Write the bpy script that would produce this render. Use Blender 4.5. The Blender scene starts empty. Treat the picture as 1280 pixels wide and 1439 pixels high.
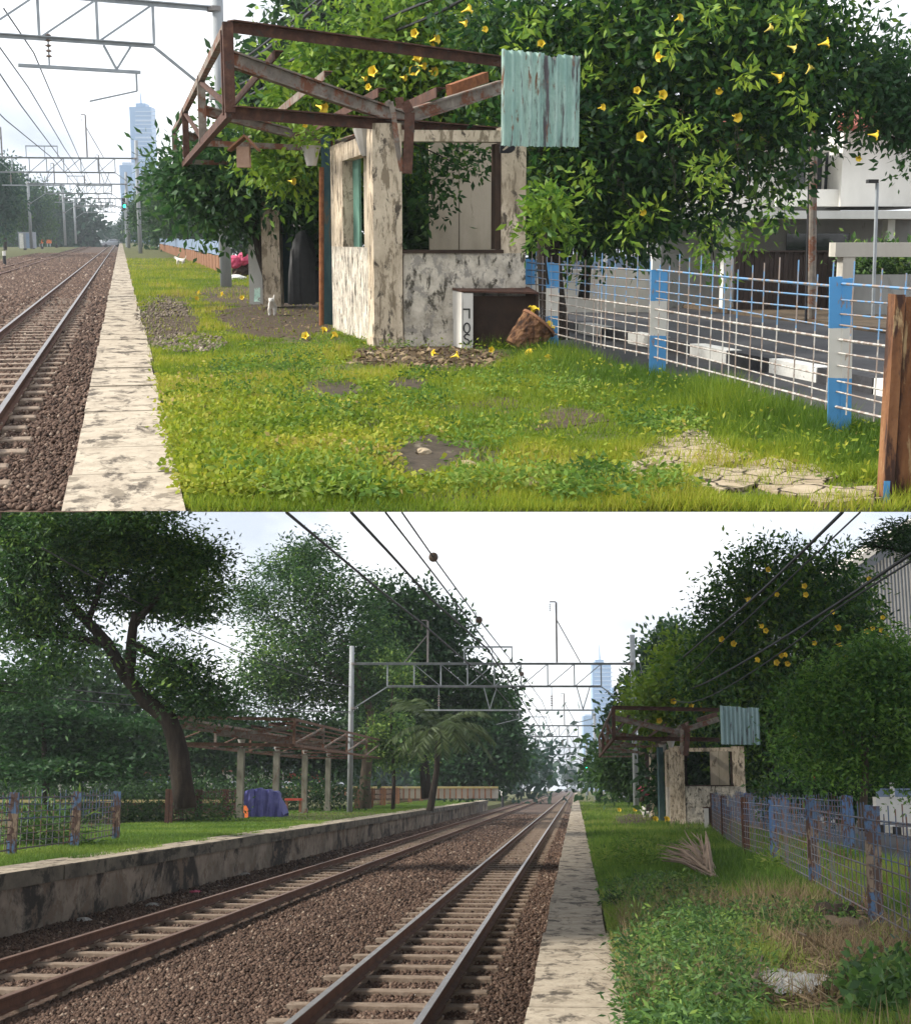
import bpy, math, random
import numpy as np
from mathutils import Vector, Matrix

# ------------------------------------------------------------------ camera, world, sun
scene = bpy.context.scene
COL = scene.collection
FPX, CX, CY = 1998.6, 640.0, 719.5          # focal length and centre in photograph pixels (50 mm lens)
EYE = 1.3                                    # eye height above both platforms
PITCH = math.atan((1106 - CY) / FPX)
cam = bpy.data.cameras.new('camera')
cam.lens, cam.sensor_width, cam.clip_start, cam.clip_end = 50, 36, 0.1, 4000
cam_ob = bpy.data.objects.new('camera', cam)
COL.objects.link(cam_ob)
cam_ob.location = (0, 0, EYE)
cam_ob.rotation_euler = (math.pi / 2 + PITCH, 0, 0)
scene.camera = cam_ob

SUN_EL, SUN_AZ = math.radians(34), math.radians(258)   # azimuth clockwise from +Y
sv = Vector((math.sin(SUN_AZ) * math.cos(SUN_EL), math.cos(SUN_AZ) * math.cos(SUN_EL), math.sin(SUN_EL)))
sun = bpy.data.lights.new('sun', 'SUN')
sun.energy, sun.angle, sun.color = 3.0, math.radians(9), (1.0, 0.95, 0.86)
sun_ob = bpy.data.objects.new('sun', sun)
COL.objects.link(sun_ob)
sun_ob.rotation_euler = sv.to_track_quat('Z', 'Y').to_euler()

world = bpy.data.worlds.new('World')
scene.world = world
world.use_nodes = True
nt = world.node_tree
bg = nt.nodes['Background']
sky = nt.nodes.new('ShaderNodeTexSky')
sky.sky_type = 'NISHITA'
sky.sun_disc = False
sky.sun_elevation, sky.sun_rotation = SUN_EL, SUN_AZ
sky.dust_density, sky.air_density = 2.0, 1.0
tc = nt.nodes.new('ShaderNodeTexCoord')
mp = nt.nodes.new('ShaderNodeMapping'); mp.inputs['Scale'].default_value = (1, 1, 2.2)
nz = nt.nodes.new('ShaderNodeTexNoise'); nz.inputs['Scale'].default_value = 3.2; nz.inputs['Detail'].default_value = 7; nz.inputs['Roughness'].default_value = 0.55
cr = nt.nodes.new('ShaderNodeValToRGB')
cr.color_ramp.elements[0].position, cr.color_ramp.elements[0].color = 0.34, (0.62, 0.62, 0.62, 1)
cr.color_ramp.elements[1].position, cr.color_ramp.elements[1].color = 0.60, (1, 1, 1, 1)
nz2 = nt.nodes.new('ShaderNodeTexNoise'); nz2.inputs['Scale'].default_value = 4.5; nz2.inputs['Detail'].default_value = 5
cr2 = nt.nodes.new('ShaderNodeValToRGB')
cr2.color_ramp.elements[0].position, cr2.color_ramp.elements[0].color = 0.40, (4.6, 5.0, 5.7, 1)
cr2.color_ramp.elements[1].position, cr2.color_ramp.elements[1].color = 0.57, (10.4, 10.5, 10.7, 1)
mx = nt.nodes.new('ShaderNodeMix'); mx.data_type = 'RGBA'
L = nt.links.new
L(tc.outputs['Generated'], mp.inputs['Vector']); L(mp.outputs['Vector'], nz.inputs['Vector']); L(mp.outputs['Vector'], nz2.inputs['Vector'])
L(nz.outputs['Fac'], cr.inputs['Fac']); L(nz2.outputs['Fac'], cr2.inputs['Fac'])
L(cr.outputs['Color'], mx.inputs['Factor']); L(sky.outputs['Color'], mx.inputs['A']); L(cr2.outputs['Color'], mx.inputs['B'])
L(mx.outputs['Result'], bg.inputs['Color'])
bg.inputs['Strength'].default_value = 0.085
vs = scene.view_settings
vs.view_transform, vs.look, vs.gamma, vs.use_curve_mapping = 'Standard', 'None', 1, False
vs.exposure = 1.1
scene.cycles.max_bounces = 5
scene.cycles.diffuse_bounces = 2
scene.cycles.transparent_max_bounces = 5
scene.cycles.use_denoising = True

# ------------------------------------------------------------------ the two levels of the place
CAMP = Vector((0, 0, EYE))
CR, CU, CF = Vector((1, 0, 0)), Vector((0, -math.sin(PITCH), math.cos(PITCH))), Vector((0, math.cos(PITCH), math.sin(PITCH)))
def ray(px, py):
    return CR * ((px - CX) / FPX) + CU * ((CY - py) / FPX) + CF
class Level:
    """a station level: x across the track, y along it, z up, eye at (0, 0, EYE)"""
    def __init__(s, vx, hor, tag):
        Y = ray(vx, hor).normalized(); fh = ray(CX, hor).normalized()
        Z = CR.cross(fh).normalized(); X = Y.cross(Z)
        R = Matrix((X, Y, Z)).transposed()
        s.M = Matrix.Translation(CAMP - Z * EYE) @ R.to_4x4()
        s.Ri = R.transposed(); s.nh = s.Ri @ fh; s.cam = Vector((0, 0, EYE)); s.tag = tag
        s.rgt = s.Ri @ CR; s.cu = s.Ri @ CU; s.Rn = np.array(R); s.on = np.array(CAMP - Z * EYE)
    def ray(s, px, py): return s.Ri @ ray(px, py)
    def G(s, px, py, z=0.0):
        d = s.ray(px, py); t = (z - EYE) / d.z
        return s.cam + d * t
    def D(s, px, py, depth):
        d = s.ray(px, py); return s.cam + d * (depth / d.dot(s.nh))
    def depth(s, p): return (Vector(p) - s.cam).dot(s.nh)
    def U(s, base, px, py): return s.D(px, py, s.depth(base))
    def front(s, x, z, back=0.0):             # where the level's front edge runs
        c = s.cu; return -(c.x * x + c.z * (z - EYE)) / c.y + back
    def pix(s, P):
        w = P @ s.Rn.T + s.on - np.array(CAMP)
        f = w @ np.array(CF)
        return CX + FPX * (w @ np.array(CR)) / f, CY - FPX * (w @ np.array(CU)) / f
A = Level(170, 333, 'upper'); A.hor = 333; B = Level(809, 1106, 'lower'); B.hor = 1106
LV = B
def use(l):
    global LV
    LV = l

# ------------------------------------------------------------------ helpers: meshes and things
LOC = {}
def tagit(o, label=None, cat=None, group=None, kind=None):
    if label: o['label'] = label
    if cat: o['category'] = cat
    if group: o['group'] = group
    if kind: o['kind'] = kind
    return o
def thing(name, label, cat, loc=(0, 0, 0), group=None, rz=0):
    o = bpy.data.objects.new(name, None); COL.objects.link(o); o.empty_display_size = 0.2
    o.matrix_world = LV.M @ Matrix.Translation(Vector(loc)) @ Matrix.Rotation(rz, 4, 'Z')
    LOC[o.name] = Vector(loc)
    return tagit(o, label, cat, group)
def dup(o, loc=None, rz=0.0, label=None, group=None, sc=None, parent=None):
    c = o.copy(); COL.objects.link(c)
    if parent is not None: c.parent = parent; c.matrix_parent_inverse = o.matrix_parent_inverse.copy()
    if loc is not None:
        c.matrix_world = LV.M @ Matrix.Translation(Vector(loc)) @ Matrix.Rotation(rz, 4, 'Z') @ (Matrix.Diagonal((*sc, 1)) if sc else Matrix.Identity(4))
    if label: c['label'] = label
    if group: c['group'] = group
    for ch in o.children: dup(ch, parent=c)
    return c
class MB:
    def __init__(s): s.v = []; s.f = []; s.t = None
    def add(s, vs, fs):
        n = len(s.v); s.v += [tuple(v) for v in vs]; s.f += [tuple(i + n for i in f) for f in fs]; return s
    def hexa(s, p):   # 8 points: bottom 4, top 4
        return s.add(p, [(3, 2, 1, 0), (4, 5, 6, 7), (0, 1, 5, 4), (1, 2, 6, 5), (2, 3, 7, 6), (3, 0, 4, 7)])
    def box(s, x0, x1, y0, y1, z0, z1):
        return s.hexa([(x0, y0, z0), (x1, y0, z0), (x1, y1, z0), (x0, y1, z0), (x0, y0, z1), (x1, y0, z1), (x1, y1, z1), (x0, y1, z1)])
    def beam(s, a, b, w, h, up=(0, 0, 1)):
        a, b, up = Vector(a), Vector(b), Vector(up); d = (b - a).normalized()
        if abs(d.dot(up)) > 0.98: up = Vector((0, 1, 0))
        r = d.cross(up).normalized(); u = r.cross(d).normalized()
        q = [(-w / 2, -h / 2), (w / 2, -h / 2), (w / 2, h / 2), (-w / 2, h / 2)]
        return s.hexa([a + r * i + u * j for i, j in q] + [b + r * i + u * j for i, j in q])
    def ibeam(s, a, b, w, h, t=0.02, up=(0, 0, 1)):
        a, b, up = Vector(a), Vector(b), Vector(up); d = (b - a).normalized()
        r = d.cross(up).normalized(); u = r.cross(d).normalized()
        s.beam(a + u * (h / 2 - t / 2), b + u * (h / 2 - t / 2), w, t, up)
        s.beam(a - u * (h / 2 - t / 2), b - u * (h / 2 - t / 2), w, t, up)
        return s.beam(a, b, t, h - 2 * t - 0.002, up)
    def angle(s, a, b, w, t=0.012, up=(0, 0, 1), flip=1):
        a, b, up = Vector(a), Vector(b), Vector(up); d = (b - a).normalized()
        if abs(d.dot(up)) > 0.98: up = Vector((0, 1, 0))
        r = d.cross(up).normalized(); u = r.cross(d).normalized()
        s.beam(a, b, t, w, up)
        o = r * flip * (w / 2 + 0.001) + u * (w / 2 - t / 2)
        return s.beam(a + o, b + o, w - t, t, up)
    def tube(s, pts, rad, n=8, cap=True):
        pts = [Vector(p) for p in pts]
        if not hasattr(rad, '__len__'): rad = [rad] * len(pts)
        vs, fs = [], []; ref = None
        for i, p in enumerate(pts):
            d = (pts[min(i + 1, len(pts) - 1)] - pts[max(i - 1, 0)]).normalized()
            if ref is None: ref = Vector((1, 0, 0)) if abs(d.x) < 0.8 else Vector((0, 1, 0))
            r = (ref - d * ref.dot(d)).normalized(); u = d.cross(r); ref = r
            for k in range(n):
                a = 2 * math.pi * k / n; vs.append(p + (r * math.cos(a) + u * math.sin(a)) * rad[i])
        for i in range(len(pts) - 1):
            for k in range(n):
                k2 = (k + 1) % n; fs.append((i * n + k, i * n + k2, (i + 1) * n + k2, (i + 1) * n + k))
        if cap: fs.append(tuple(reversed(range(n)))); fs.append(tuple(range((len(pts) - 1) * n, len(pts) * n)))
        return s.add(vs, fs)
    def lathe(s, c, prof, n=14, M=None, wob=0, rng=random):
        vs, fs = [], []; c = Vector(c)
        for i, (r, z) in enumerate(prof):
            for k in range(n):
                a = 2 * math.pi * k / n; q = r * (1 + wob * rng.uniform(-1, 1)); p = Vector((q * math.cos(a), q * math.sin(a), z))
                vs.append(c + (M @ p if M else p))
        for i in range(len(prof) - 1):
            for k in range(n):
                k2 = (k + 1) % n; fs.append((i * n + k, i * n + k2, (i + 1) * n + k2, (i + 1) * n + k))
        return s.add(vs, fs)
    def prism(s, poly, z0, z1):
        n = len(poly); vs = [(p[0], p[1], z0) for p in poly] + [(p[0], p[1], z1) for p in poly]
        return s.add(vs, [tuple(reversed(range(n))), tuple(range(n, 2 * n))] + [(k, (k + 1) % n, n + (k + 1) % n, n + k) for k in range(n)])
    def extr(s, poly3, d):
        n = len(poly3); d = Vector(d); vs = [Vector(p) for p in poly3] + [Vector(p) + d for p in poly3]
        return s.add(vs, [tuple(reversed(range(n))), tuple(range(n, 2 * n))] + [(k, (k + 1) % n, n + (k + 1) % n, n + k) for k in range(n)])
    def build(s, name, m, parent=None, loc=None, label=None, smooth=False):
        me = bpy.data.meshes.new(name)
        base = LOC.get(parent.name, Vector()) if parent is not None else Vector(loc or (0, 0, 0))
        off = np.array(base)
        V = np.array(s.v, dtype=np.float64).reshape(-1, 3) - off
        me.from_pydata(V.tolist(), [], s.f)
        me.materials.append(m)
        if s.t is not None:
            at = me.attributes.new('tint', 'FLOAT', 'POINT'); at.data.foreach_set('value', np.array(s.t, dtype=np.float32))
        if smooth: me.shade_smooth()
        return link(name, me, parent, base, label)
def link(name, me, parent, base, label=None):
    o = bpy.data.objects.new(name, me); COL.objects.link(o)
    if parent is not None: o.parent = parent; LOC[o.name] = base
    else: o.matrix_world = LV.M @ Matrix.Translation(base); LOC[o.name] = base
    if label: o['label'] = label
    return o
def fastmesh(name, V, tint, m, parent=None, loc=None, k=4, faces=None):
    """V (n*k,3) points, k per face (or explicit equal-size faces)"""
    base = LOC.get(parent.name, Vector()) if parent is not None else Vector(loc or (0, 0, 0))
    V = (V - np.array(base)).astype(np.float32)
    me = bpy.data.meshes.new(name); n = len(V)
    if faces is None: faces = np.arange(n, dtype=np.int32).reshape(-1, k)
    nf, kk = faces.shape
    me.vertices.add(n); me.vertices.foreach_set('co', V.ravel())
    me.loops.add(nf * kk); me.loops.foreach_set('vertex_index', faces.astype(np.int32).ravel())
    me.polygons.add(nf); me.polygons.foreach_set('loop_start', np.arange(0, nf * kk, kk, dtype=np.int32)); me.polygons.foreach_set('loop_total', np.full(nf, kk, dtype=np.int32))
    at = me.attributes.new('tint', 'FLOAT', 'POINT'); at.data.foreach_set('value', tint.astype(np.float32))
    me.materials.append(m); me.update(calc_edges=True)
    return link(name, me, parent, base)
def struct(o): return tagit(o, kind='structure')

# ------------------------------------------------------------------ materials
def ramp(nt_, stops):
    r = nt_.nodes.new('ShaderNodeValToRGB'); e = r.color_ramp.elements
    while len(e) < len(stops): e.new(0.5)
    for q, (p, c) in zip(e, stops): q.position = p; q.color = (*c, 1)
    return r
def pmat(name, stops, scale=4, rough=0.85, bump=0.3, sc=(1, 1, 1), stain=None, detail=8, metal=0, stain2=None, bscale=None, spec=0.3):
    """noise-coloured surface; stain = (colour, threshold, scale, stretch)"""
    m = bpy.data.materials.new(name); m.use_nodes = True; t = m.node_tree; N = t.nodes; l = t.links.new
    b = N['Principled BSDF']; b.inputs['Roughness'].default_value = rough; b.inputs['Metallic'].default_value = metal
    b.inputs['Specular IOR Level'].default_value = spec
    c = N.new('ShaderNodeTexCoord'); mp = N.new('ShaderNodeMapping'); mp.inputs['Scale'].default_value = sc; l(c.outputs['Object'], mp.inputs['Vector'])
    n = N.new('ShaderNodeTexNoise'); n.inputs['Scale'].default_value = scale; n.inputs['Detail'].default_value = detail; n.inputs['Roughness'].default_value = 0.65
    l(mp.outputs['Vector'], n.inputs['Vector'])
    r = ramp(t, stops); l(n.outputs['Fac'], r.inputs['Fac']); out = r.outputs['Color']
    for k, st in enumerate((stain, stain2)):
        if not st: continue
        col, th, s2, stretch = st
        mp2 = N.new('ShaderNodeMapping'); mp2.inputs['Scale'].default_value = stretch; mp2.inputs['Location'].default_value = (3.1 + 5 * k, 1.7, 0.4); l(c.outputs['Object'], mp2.inputs['Vector'])
        n2 = N.new('ShaderNodeTexNoise'); n2.inputs['Scale'].default_value = s2; n2.inputs['Detail'].default_value = 9; n2.inputs['Roughness'].default_value = 0.7; n2.inputs['Distortion'].default_value = 0.4
        l(mp2.outputs['Vector'], n2.inputs['Vector'])
        r2 = ramp(t, [(th - 0.02, (0, 0, 0)), (th + 0.045, (1, 1, 1))]); l(n2.outputs['Fac'], r2.inputs['Fac'])
        mx = N.new('ShaderNodeMix'); mx.data_type = 'RGBA'; l(r2.outputs['Color'], mx.inputs['Factor']); l(out, mx.inputs['A']); mx.inputs['B'].default_value = (*col, 1); out = mx.outputs['Result']
    l(out, b.inputs['Base Color'])
    if bump:
        n3 = N.new('ShaderNodeTexNoise'); n3.inputs['Scale'].default_value = bscale or scale * 5; n3.inputs['Detail'].default_value = 6; l(c.outputs['Object'], n3.inputs['Vector'])
        bp = N.new('ShaderNodeBump'); bp.inputs['Strength'].default_value = bump; bp.inputs['Distance'].default_value = 0.03
        l(n3.outputs['Fac'], bp.inputs['Height']); l(bp.outputs['Normal'], b.inputs['Normal'])
    return m
def tmat(name, stops, rough=0.6, trans=0.35, spec=0.3, nscale=0):
    """colour from the per-piece 'tint' attribute; leaves let some light through"""
    m = bpy.data.materials.new(name); m.use_nodes = True; t = m.node_tree; N = t.nodes; l = t.links.new
    b = N['Principled BSDF']; b.inputs['Roughness'].default_value = rough; b.inputs['Specular IOR Level'].default_value = spec
    a = N.new('ShaderNodeAttribute'); a.attribute_name = 'tint'
    r = ramp(t, stops); l(a.outputs['Fac'], r.inputs['Fac']); l(r.outputs['Color'], b.inputs['Base Color'])
    if trans:
        tr = N.new('ShaderNodeBsdfTranslucent'); l(r.outputs['Color'], tr.inputs['Color'])
        ms = N.new('ShaderNodeMixShader'); ms.inputs['Fac'].default_value = trans
        l(b.outputs['BSDF'], ms.inputs[1]); l(tr.outputs['BSDF'], ms.inputs[2]); l(ms.outputs['Shader'], N['Material Output'].inputs['Surface'])
    return m
def bandmat(name, bands, top, chip, chipth=0.62, rough=0.6):
    """paint in horizontal bands by height (z of the object), chipped to rust; bands = [(z, colour)...] from the bottom, top = total height"""
    m = bpy.data.materials.new(name); m.use_nodes = True; t = m.node_tree; N = t.nodes; l = t.links.new
    b = N['Principled BSDF']; b.inputs['Roughness'].default_value = rough
    c = N.new('ShaderNodeTexCoord'); sx = N.new('ShaderNodeSeparateXYZ'); l(c.outputs['Object'], sx.inputs['Vector'])
    dv = N.new('ShaderNodeMath'); dv.operation = 'DIVIDE'; dv.inputs[1].default_value = top; l(sx.outputs['Z'], dv.inputs[0])
    n0 = N.new('ShaderNodeTexNoise'); n0.inputs['Scale'].default_value = 14; l(c.outputs['Object'], n0.inputs['Vector'])
    ma = N.new('ShaderNodeMath'); ma.operation = 'MULTIPLY_ADD'; ma.inputs[1].default_value = 0.02; l(n0.outputs['Fac'], ma.inputs[0]); l(dv.outputs['Value'], ma.inputs[2])
    r = ramp(t, bands); r.color_ramp.interpolation = 'CONSTANT'; l(ma.outputs['Value'], r.inputs['Fac'])
    n = N.new('ShaderNodeTexNoise'); n.inputs['Scale'].default_value = 9; n.inputs['Detail'].default_value = 9; n.inputs['Roughness'].default_value = 0.7
    mp = N.new('ShaderNodeMapping'); mp.inputs['Scale'].default_value = (1.6, 1.6, 0.6); l(c.outputs['Object'], mp.inputs['Vector']); l(mp.outputs['Vector'], n.inputs['Vector'])
    r2 = ramp(t, [(chipth, (0, 0, 0)), (chipth + 0.06, (1, 1, 1))]); l(n.outputs['Fac'], r2.inputs['Fac'])
    mx = N.new('ShaderNodeMix'); mx.data_type = 'RGBA'; l(r2.outputs['Color'], mx.inputs['Factor']); l(r.outputs['Color'], mx.inputs['A']); mx.inputs['B'].default_value = (*chip, 1)
    l(mx.outputs['Result'], b.inputs['Base Color'])
    return m
K = {}
K['soil'] = pmat('soil', [(0.3, (0.05, 0.035, 0.022)), (0.7, (0.13, 0.095, 0.06))], 3, 0.95, 0.6)
K['dirt'] = pmat('dirt', [(0.3, (0.04, 0.026, 0.016)), (0.6, (0.085, 0.058, 0.036)), (0.8, (0.17, 0.125, 0.08))], 6, 0.9, 0.8)
K['turf'] = pmat('turf', [(0.3, (0.04, 0.036, 0.014)), (0.5, (0.075, 0.08, 0.02)), (0.75, (0.12, 0.13, 0.03))], 2.2, 0.95, 0.5)
K['mud'] = pmat('mud', [(0.3, (0.035, 0.026, 0.017)), (0.7, (0.08, 0.06, 0.04))], 5, 0.7, 0.3, spec=0.2, stain=((0.18, 0.15, 0.11), 0.6, 3, (1, .6, 1)))
K['ballast'] = pmat('ballast_bed', [(0.3, (0.035, 0.022, 0.015)), (0.5, (0.09, 0.057, 0.041)), (0.75, (0.16, 0.11, 0.08))], 9, 0.95, 1.0, bscale=22)
K['stone'] = tmat('ballast_stone', [(0.0, (0.034, 0.021, 0.015)), (0.45, (0.10, 0.06, 0.043)), (0.8, (0.18, 0.12, 0.088)), (1.0, (0.34, 0.27, 0.21))], 0.9, 0)
K['rubble'] = tmat('rubble', [(0.0, (0.06, 0.048, 0.036)), (.7, (0.2, 0.16, 0.12)), (1.0, (0.4, 0.34, 0.27))], 0.9, 0)
K['slab'] = pmat('platform_concrete', [(0.3, (0.31, 0.255, 0.19)), (0.6, (0.45, 0.385, 0.295))], 5, 0.85, 0.35, stain=((0.085, 0.068, 0.05), 0.545, 2.4, (1.5, .75, 1)), stain2=((0.2, 0.165, 0.12), 0.56, 6, (1.2, .8, 1)))
K['oldwall'] = pmat('platform_wall', [(0.3, (0.10, 0.08, 0.06)), (0.65, (0.30, 0.25, 0.20))], 1.6, 0.95, 0.5, sc=(1, .5, 0.7), stain=((0.028, 0.024, 0.02), 0.52, 1.1, (1, .45, 0.55)), stain2=((0.15, 0.11, 0.08), 0.54, 3, (1, .6, .6)))
K['lip'] = pmat('platform_lip', [(0.3, (0.055, 0.05, 0.04)), (0.65, (0.17, 0.15, 0.115))], 2.5, 0.95, 0.4, sc=(1, .5, 1), stain=((0.03, 0.028, 0.022), 0.54, 2, (1, .5, 1)))
K['road'] = pmat('asphalt', [(0.3, (0.03, 0.03, 0.033)), (0.7, (0.052, 0.052, 0.056))], 2, 0.7, 0.25, bscale=60)
K['railside'] = pmat('rail_rust', [(0.3, (0.075, 0.032, 0.02)), (0.7, (0.16, 0.075, 0.045))], 4, 0.85, 0.2)
K['railhead'] = pmat('rail_head', [(0.3, (0.26, 0.24, 0.23)), (0.7, (0.40, 0.38, 0.37))], 5, 0.42, 0, metal=0.8)
K['railheadrust'] = pmat('rail_head_dull', [(0.3, (0.16, 0.09, 0.065)), (0.7, (0.28, 0.18, 0.14))], 5, 0.5, 0, metal=0.4)
K['sleeper'] = pmat('sleeper_concrete', [(0.3, (0.17, 0.12, 0.085)), (0.7, (0.33, 0.26, 0.20))], 5, 0.9, 0.3)
K['clip'] = pmat('clip_iron', [(0.3, (0.02, 0.015, 0.013)), (0.7, (0.05, 0.03, 0.022))], 8, 0.7, 0)
K['plaster'] = pmat('peeling_plaster', [(0.3, (0.34, 0.27, 0.19)), (0.6, (0.62, 0.52, 0.39))], 3, 0.9, 0.35, sc=(1, 1, 0.5), stain=((0.09, 0.072, 0.055), 0.56, 4.5, (1.4, 1.4, 0.7)), stain2=((0.24, 0.19, 0.13), 0.53, 9, (1.6, 1.6, 0.4)))
K['moldplaster'] = pmat('mouldy_plaster', [(0.3, (0.26, 0.23, 0.18)), (0.6, (0.60, 0.54, 0.45))], 4, 0.92, 0.5, stain=((0.075, 0.066, 0.05), 0.545, 5.5, (1.3, 1.3, 0.6)), stain2=((0.29, 0.265, 0.23), 0.54, 8, (1, 1, .8)))
K['panel'] = pmat('fibre_panel', [(0.3, (0.33, 0.28, 0.20)), (0.6, (0.50, 0.43, 0.33))], 2, 0.85, 0.15, sc=(1, 1, 0.4), stain=((0.16, 0.13, 0.09), 0.63, 3, (1, 1, 0.4)))
K['greenboard'] = pmat('green_board', [(0.3, (0.05, 0.13, 0.10)), (0.7, (0.12, 0.24, 0.18))], 3, 0.8, 0.1)
K['darkwood'] = pmat('dark_board', [(0.3, (0.02, 0.012, 0.008)), (0.7, (0.06, 0.035, 0.022))], 4, 0.8, 0.2)
K['whiteboard'] = pmat('white_laminate', [(0.3, (0.55, 0.52, 0.48)), (0.7, (0.7, 0.68, 0.63))], 3, 0.6, 0.05, stain=((0.3, 0.25, 0.2), 0.66, 4, (1, 1, 1)))
K['blackpaint'] = pmat('black_paint', [(0.3, (0.012, 0.012, 0.012)), (0.7, (0.03, 0.03, 0.03))], 8, 0.6, 0)
K['rust'] = pmat('rusty_steel', [(0.3, (0.04, 0.02, 0.014)), (0.55, (0.085, 0.04, 0.027)), (0.75, (0.16, 0.08, 0.05))], 7, 0.85, 0.4, stain=((0.05, 0.04, 0.035), 0.6, 5, (1, 1, 1)))
K['rustgrey'] = pmat('weathered_steel', [(0.3, (0.10, 0.085, 0.07)), (0.55, (0.20, 0.17, 0.14)), (0.75, (0.30, 0.27, 0.23))], 5, 0.8, 0.3, stain=((0.15, 0.06, 0.032), 0.52, 4, (1, 1, 1)))
K['orangerust'] = pmat('orange_rust', [(0.3, (0.14, 0.05, 0.025)), (0.6, (0.30, 0.12, 0.05)), (0.8, (0.40, 0.2, 0.1))], 9, 0.9, 0.4)
K['postrust'] = pmat('post_rust', [(0.3, (0.07, 0.028, 0.014)), (0.5, (0.17, 0.075, 0.032)), (0.7, (0.28, 0.14, 0.06))], 3.5, 0.85, 0.5, sc=(2.2, 2.2, 0.5), stain=((0.045, 0.022, 0.015), 0.55, 3, (2, 2, 0.4)), stain2=((0.38, 0.27, 0.14), 0.63, 5, (2, 2, 0.4)))
K['galv'] = pmat('galvanised_steel', [(0.3, (0.24, 0.27, 0.29)), (0.7, (0.38, 0.41, 0.43))], 3, 0.6, 0, metal=0.2)
K['galvrust'] = pmat('galvanised_rusting', [(0.3, (0.16, 0.15, 0.15)), (0.7, (0.27, 0.25, 0.24))], 3, 0.7, 0.1)
K['concpole'] = pmat('pole_concrete', [(0.3, (0.25, 0.27, 0.29)), (0.7, (0.36, 0.38, 0.39))], 2, 0.85, 0.1, sc=(1, 1, 0.3), stain=((0.25, 0.22, 0.18), 0.64, 2, (1, 1, 0.3)))
K['wire'] = pmat('wire', [(0.3, (0.06, 0.065, 0.07)), (0.7, (0.09, 0.09, 0.1))], 3, 0.6, 0)
K['cable'] = pmat('black_cable', [(0.3, (0.02, 0.02, 0.022)), (0.7, (0.035, 0.035, 0.04))], 3, 0.6, 0)
K['ceramic'] = pmat('insulator', [(0.3, (0.14, 0.10, 0.08)), (0.7, (0.2, 0.15, 0.12))], 3, 0.3, 0)
K['teal'] = pmat('teal_paint', [(0.3, (0.20, 0.34, 0.30)), (0.65, (0.38, 0.52, 0.45))], 4, 0.7, 0.1, sc=(1, 1, 0.4), stain=((0.085, 0.075, 0.08), 0.555, 2.6, (2.6, 2.6, 0.30)), stain2=((0.17, 0.085, 0.05), 0.60, 6, (2, 2, 0.5)))
K['tealgrey'] = pmat('teal_paint_dull', [(0.3, (0.2, 0.31, 0.31)), (0.65, (0.30, 0.42, 0.42))], 4, 0.6, 0.1, sc=(1, 1, 0.4), stain=((0.075, 0.07, 0.08), 0.575, 3.4, (2.6, 2.6, 0.28)), stain2=((0.16, 0.07, 0.04), 0.66, 6, (2, 2, 0.5)))
K['white'] = pmat('white_wall', [(0.3, (0.58, 0.57, 0.53)), (0.7, (0.74, 0.73, 0.69))], 1.2, 0.85, 0.1, sc=(1, 1, 0.4), stain=((0.4, 0.38, 0.34), 0.66, 1.6, (1, 1, 0.3)))
K['cream'] = pmat('cream_wall', [(0.3, (0.46, 0.43, 0.37)), (0.7, (0.62, 0.59, 0.52))], 1.4, 0.85, 0.1, sc=(1, 1, 0.4), stain=((0.3, 0.28, 0.24), 0.64, 1.6, (1, 1, 0.3)))
K['rusttan'] = pmat('tan_rust', [(0.3, (0.08, 0.042, 0.027)), (0.55, (0.19, 0.105, 0.07)), (0.75, (0.32, 0.22, 0.16))], 5, 0.85, 0.3)
K['greycol'] = pmat('grey_green_column', [(0.3, (0.12, 0.12, 0.09)), (0.7, (0.26, 0.25, 0.2))], 3, 0.9, 0.2, sc=(1, 1, .4), stain=((0.12, 0.06, 0.035), 0.58, 3, (1, 1, .3)))
K['shadewall'] = pmat('shaded_white_wall', [(0.3, (0.24, 0.24, 0.225)), (0.7, (0.36, 0.36, 0.34))], 1.4, 0.9, 0.1, sc=(1, 1, 0.4), stain=((0.17, 0.16, 0.14), 0.6, 1.6, (1, 1, 0.3)))  # white house walls greyed: the shade of the trees is in the colour
K['bluegrey'] = pmat('blue_grey_sheet', [(0.3, (0.16, 0.22, 0.32)), (0.7, (0.24, 0.31, 0.42))], 2, 0.6, 0)
K['tile'] = pmat('roof_tile', [(0.3, (0.22, 0.06, 0.04)), (0.7, (0.36, 0.12, 0.08))], 6, 0.8, 0.6)
K['brown'] = pmat('brown_gate', [(0.3, (0.035, 0.022, 0.018)), (0.7, (0.06, 0.04, 0.032))], 3, 0.6, 0.1)
K['glass'] = pmat('dark_glass', [(0.3, (0.025, 0.03, 0.035)), (0.7, (0.05, 0.06, 0.07))], 2, 0.1, 0, spec=0.5)
K['bark'] = pmat('bark', [(0.3, (0.016, 0.012, 0.009)), (0.7, (0.055, 0.042, 0.032))], 6, 0.95, 0.8, sc=(1, 1, 0.3))
K['barklight'] = pmat('bark_pale', [(0.3, (0.07, 0.05, 0.036)), (0.7, (0.18, 0.14, 0.10))], 4, 0.95, 0.8, sc=(1, 1, 0.3))
K['stumpwood'] = pmat('carved_wood', [(0.38, (0.02, 0.009, 0.005)), (0.5, (0.10, 0.045, 0.02)), (0.62, (0.24, 0.125, 0.06))], 9, 0.85, 1.0, sc=(1.5, 1.5, 0.45), bscale=16)
K['petal'] = pmat('yellow_petal', [(0.3, (0.74, 0.50, 0.02)), (0.7, (0.84, 0.64, 0.06))], 8, 0.5, 0)
K['petalpale'] = pmat('pale_yellow_petal', [(0.3, (0.62, 0.5, 0.08)), (0.7, (0.75, 0.62, 0.16))], 8, 0.5, 0)
K['calyx'] = pmat('calyx', [(0.3, (0.2, 0.24, 0.04)), (0.7, (0.3, 0.33, 0.08))], 8, 0.6, 0)
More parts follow.
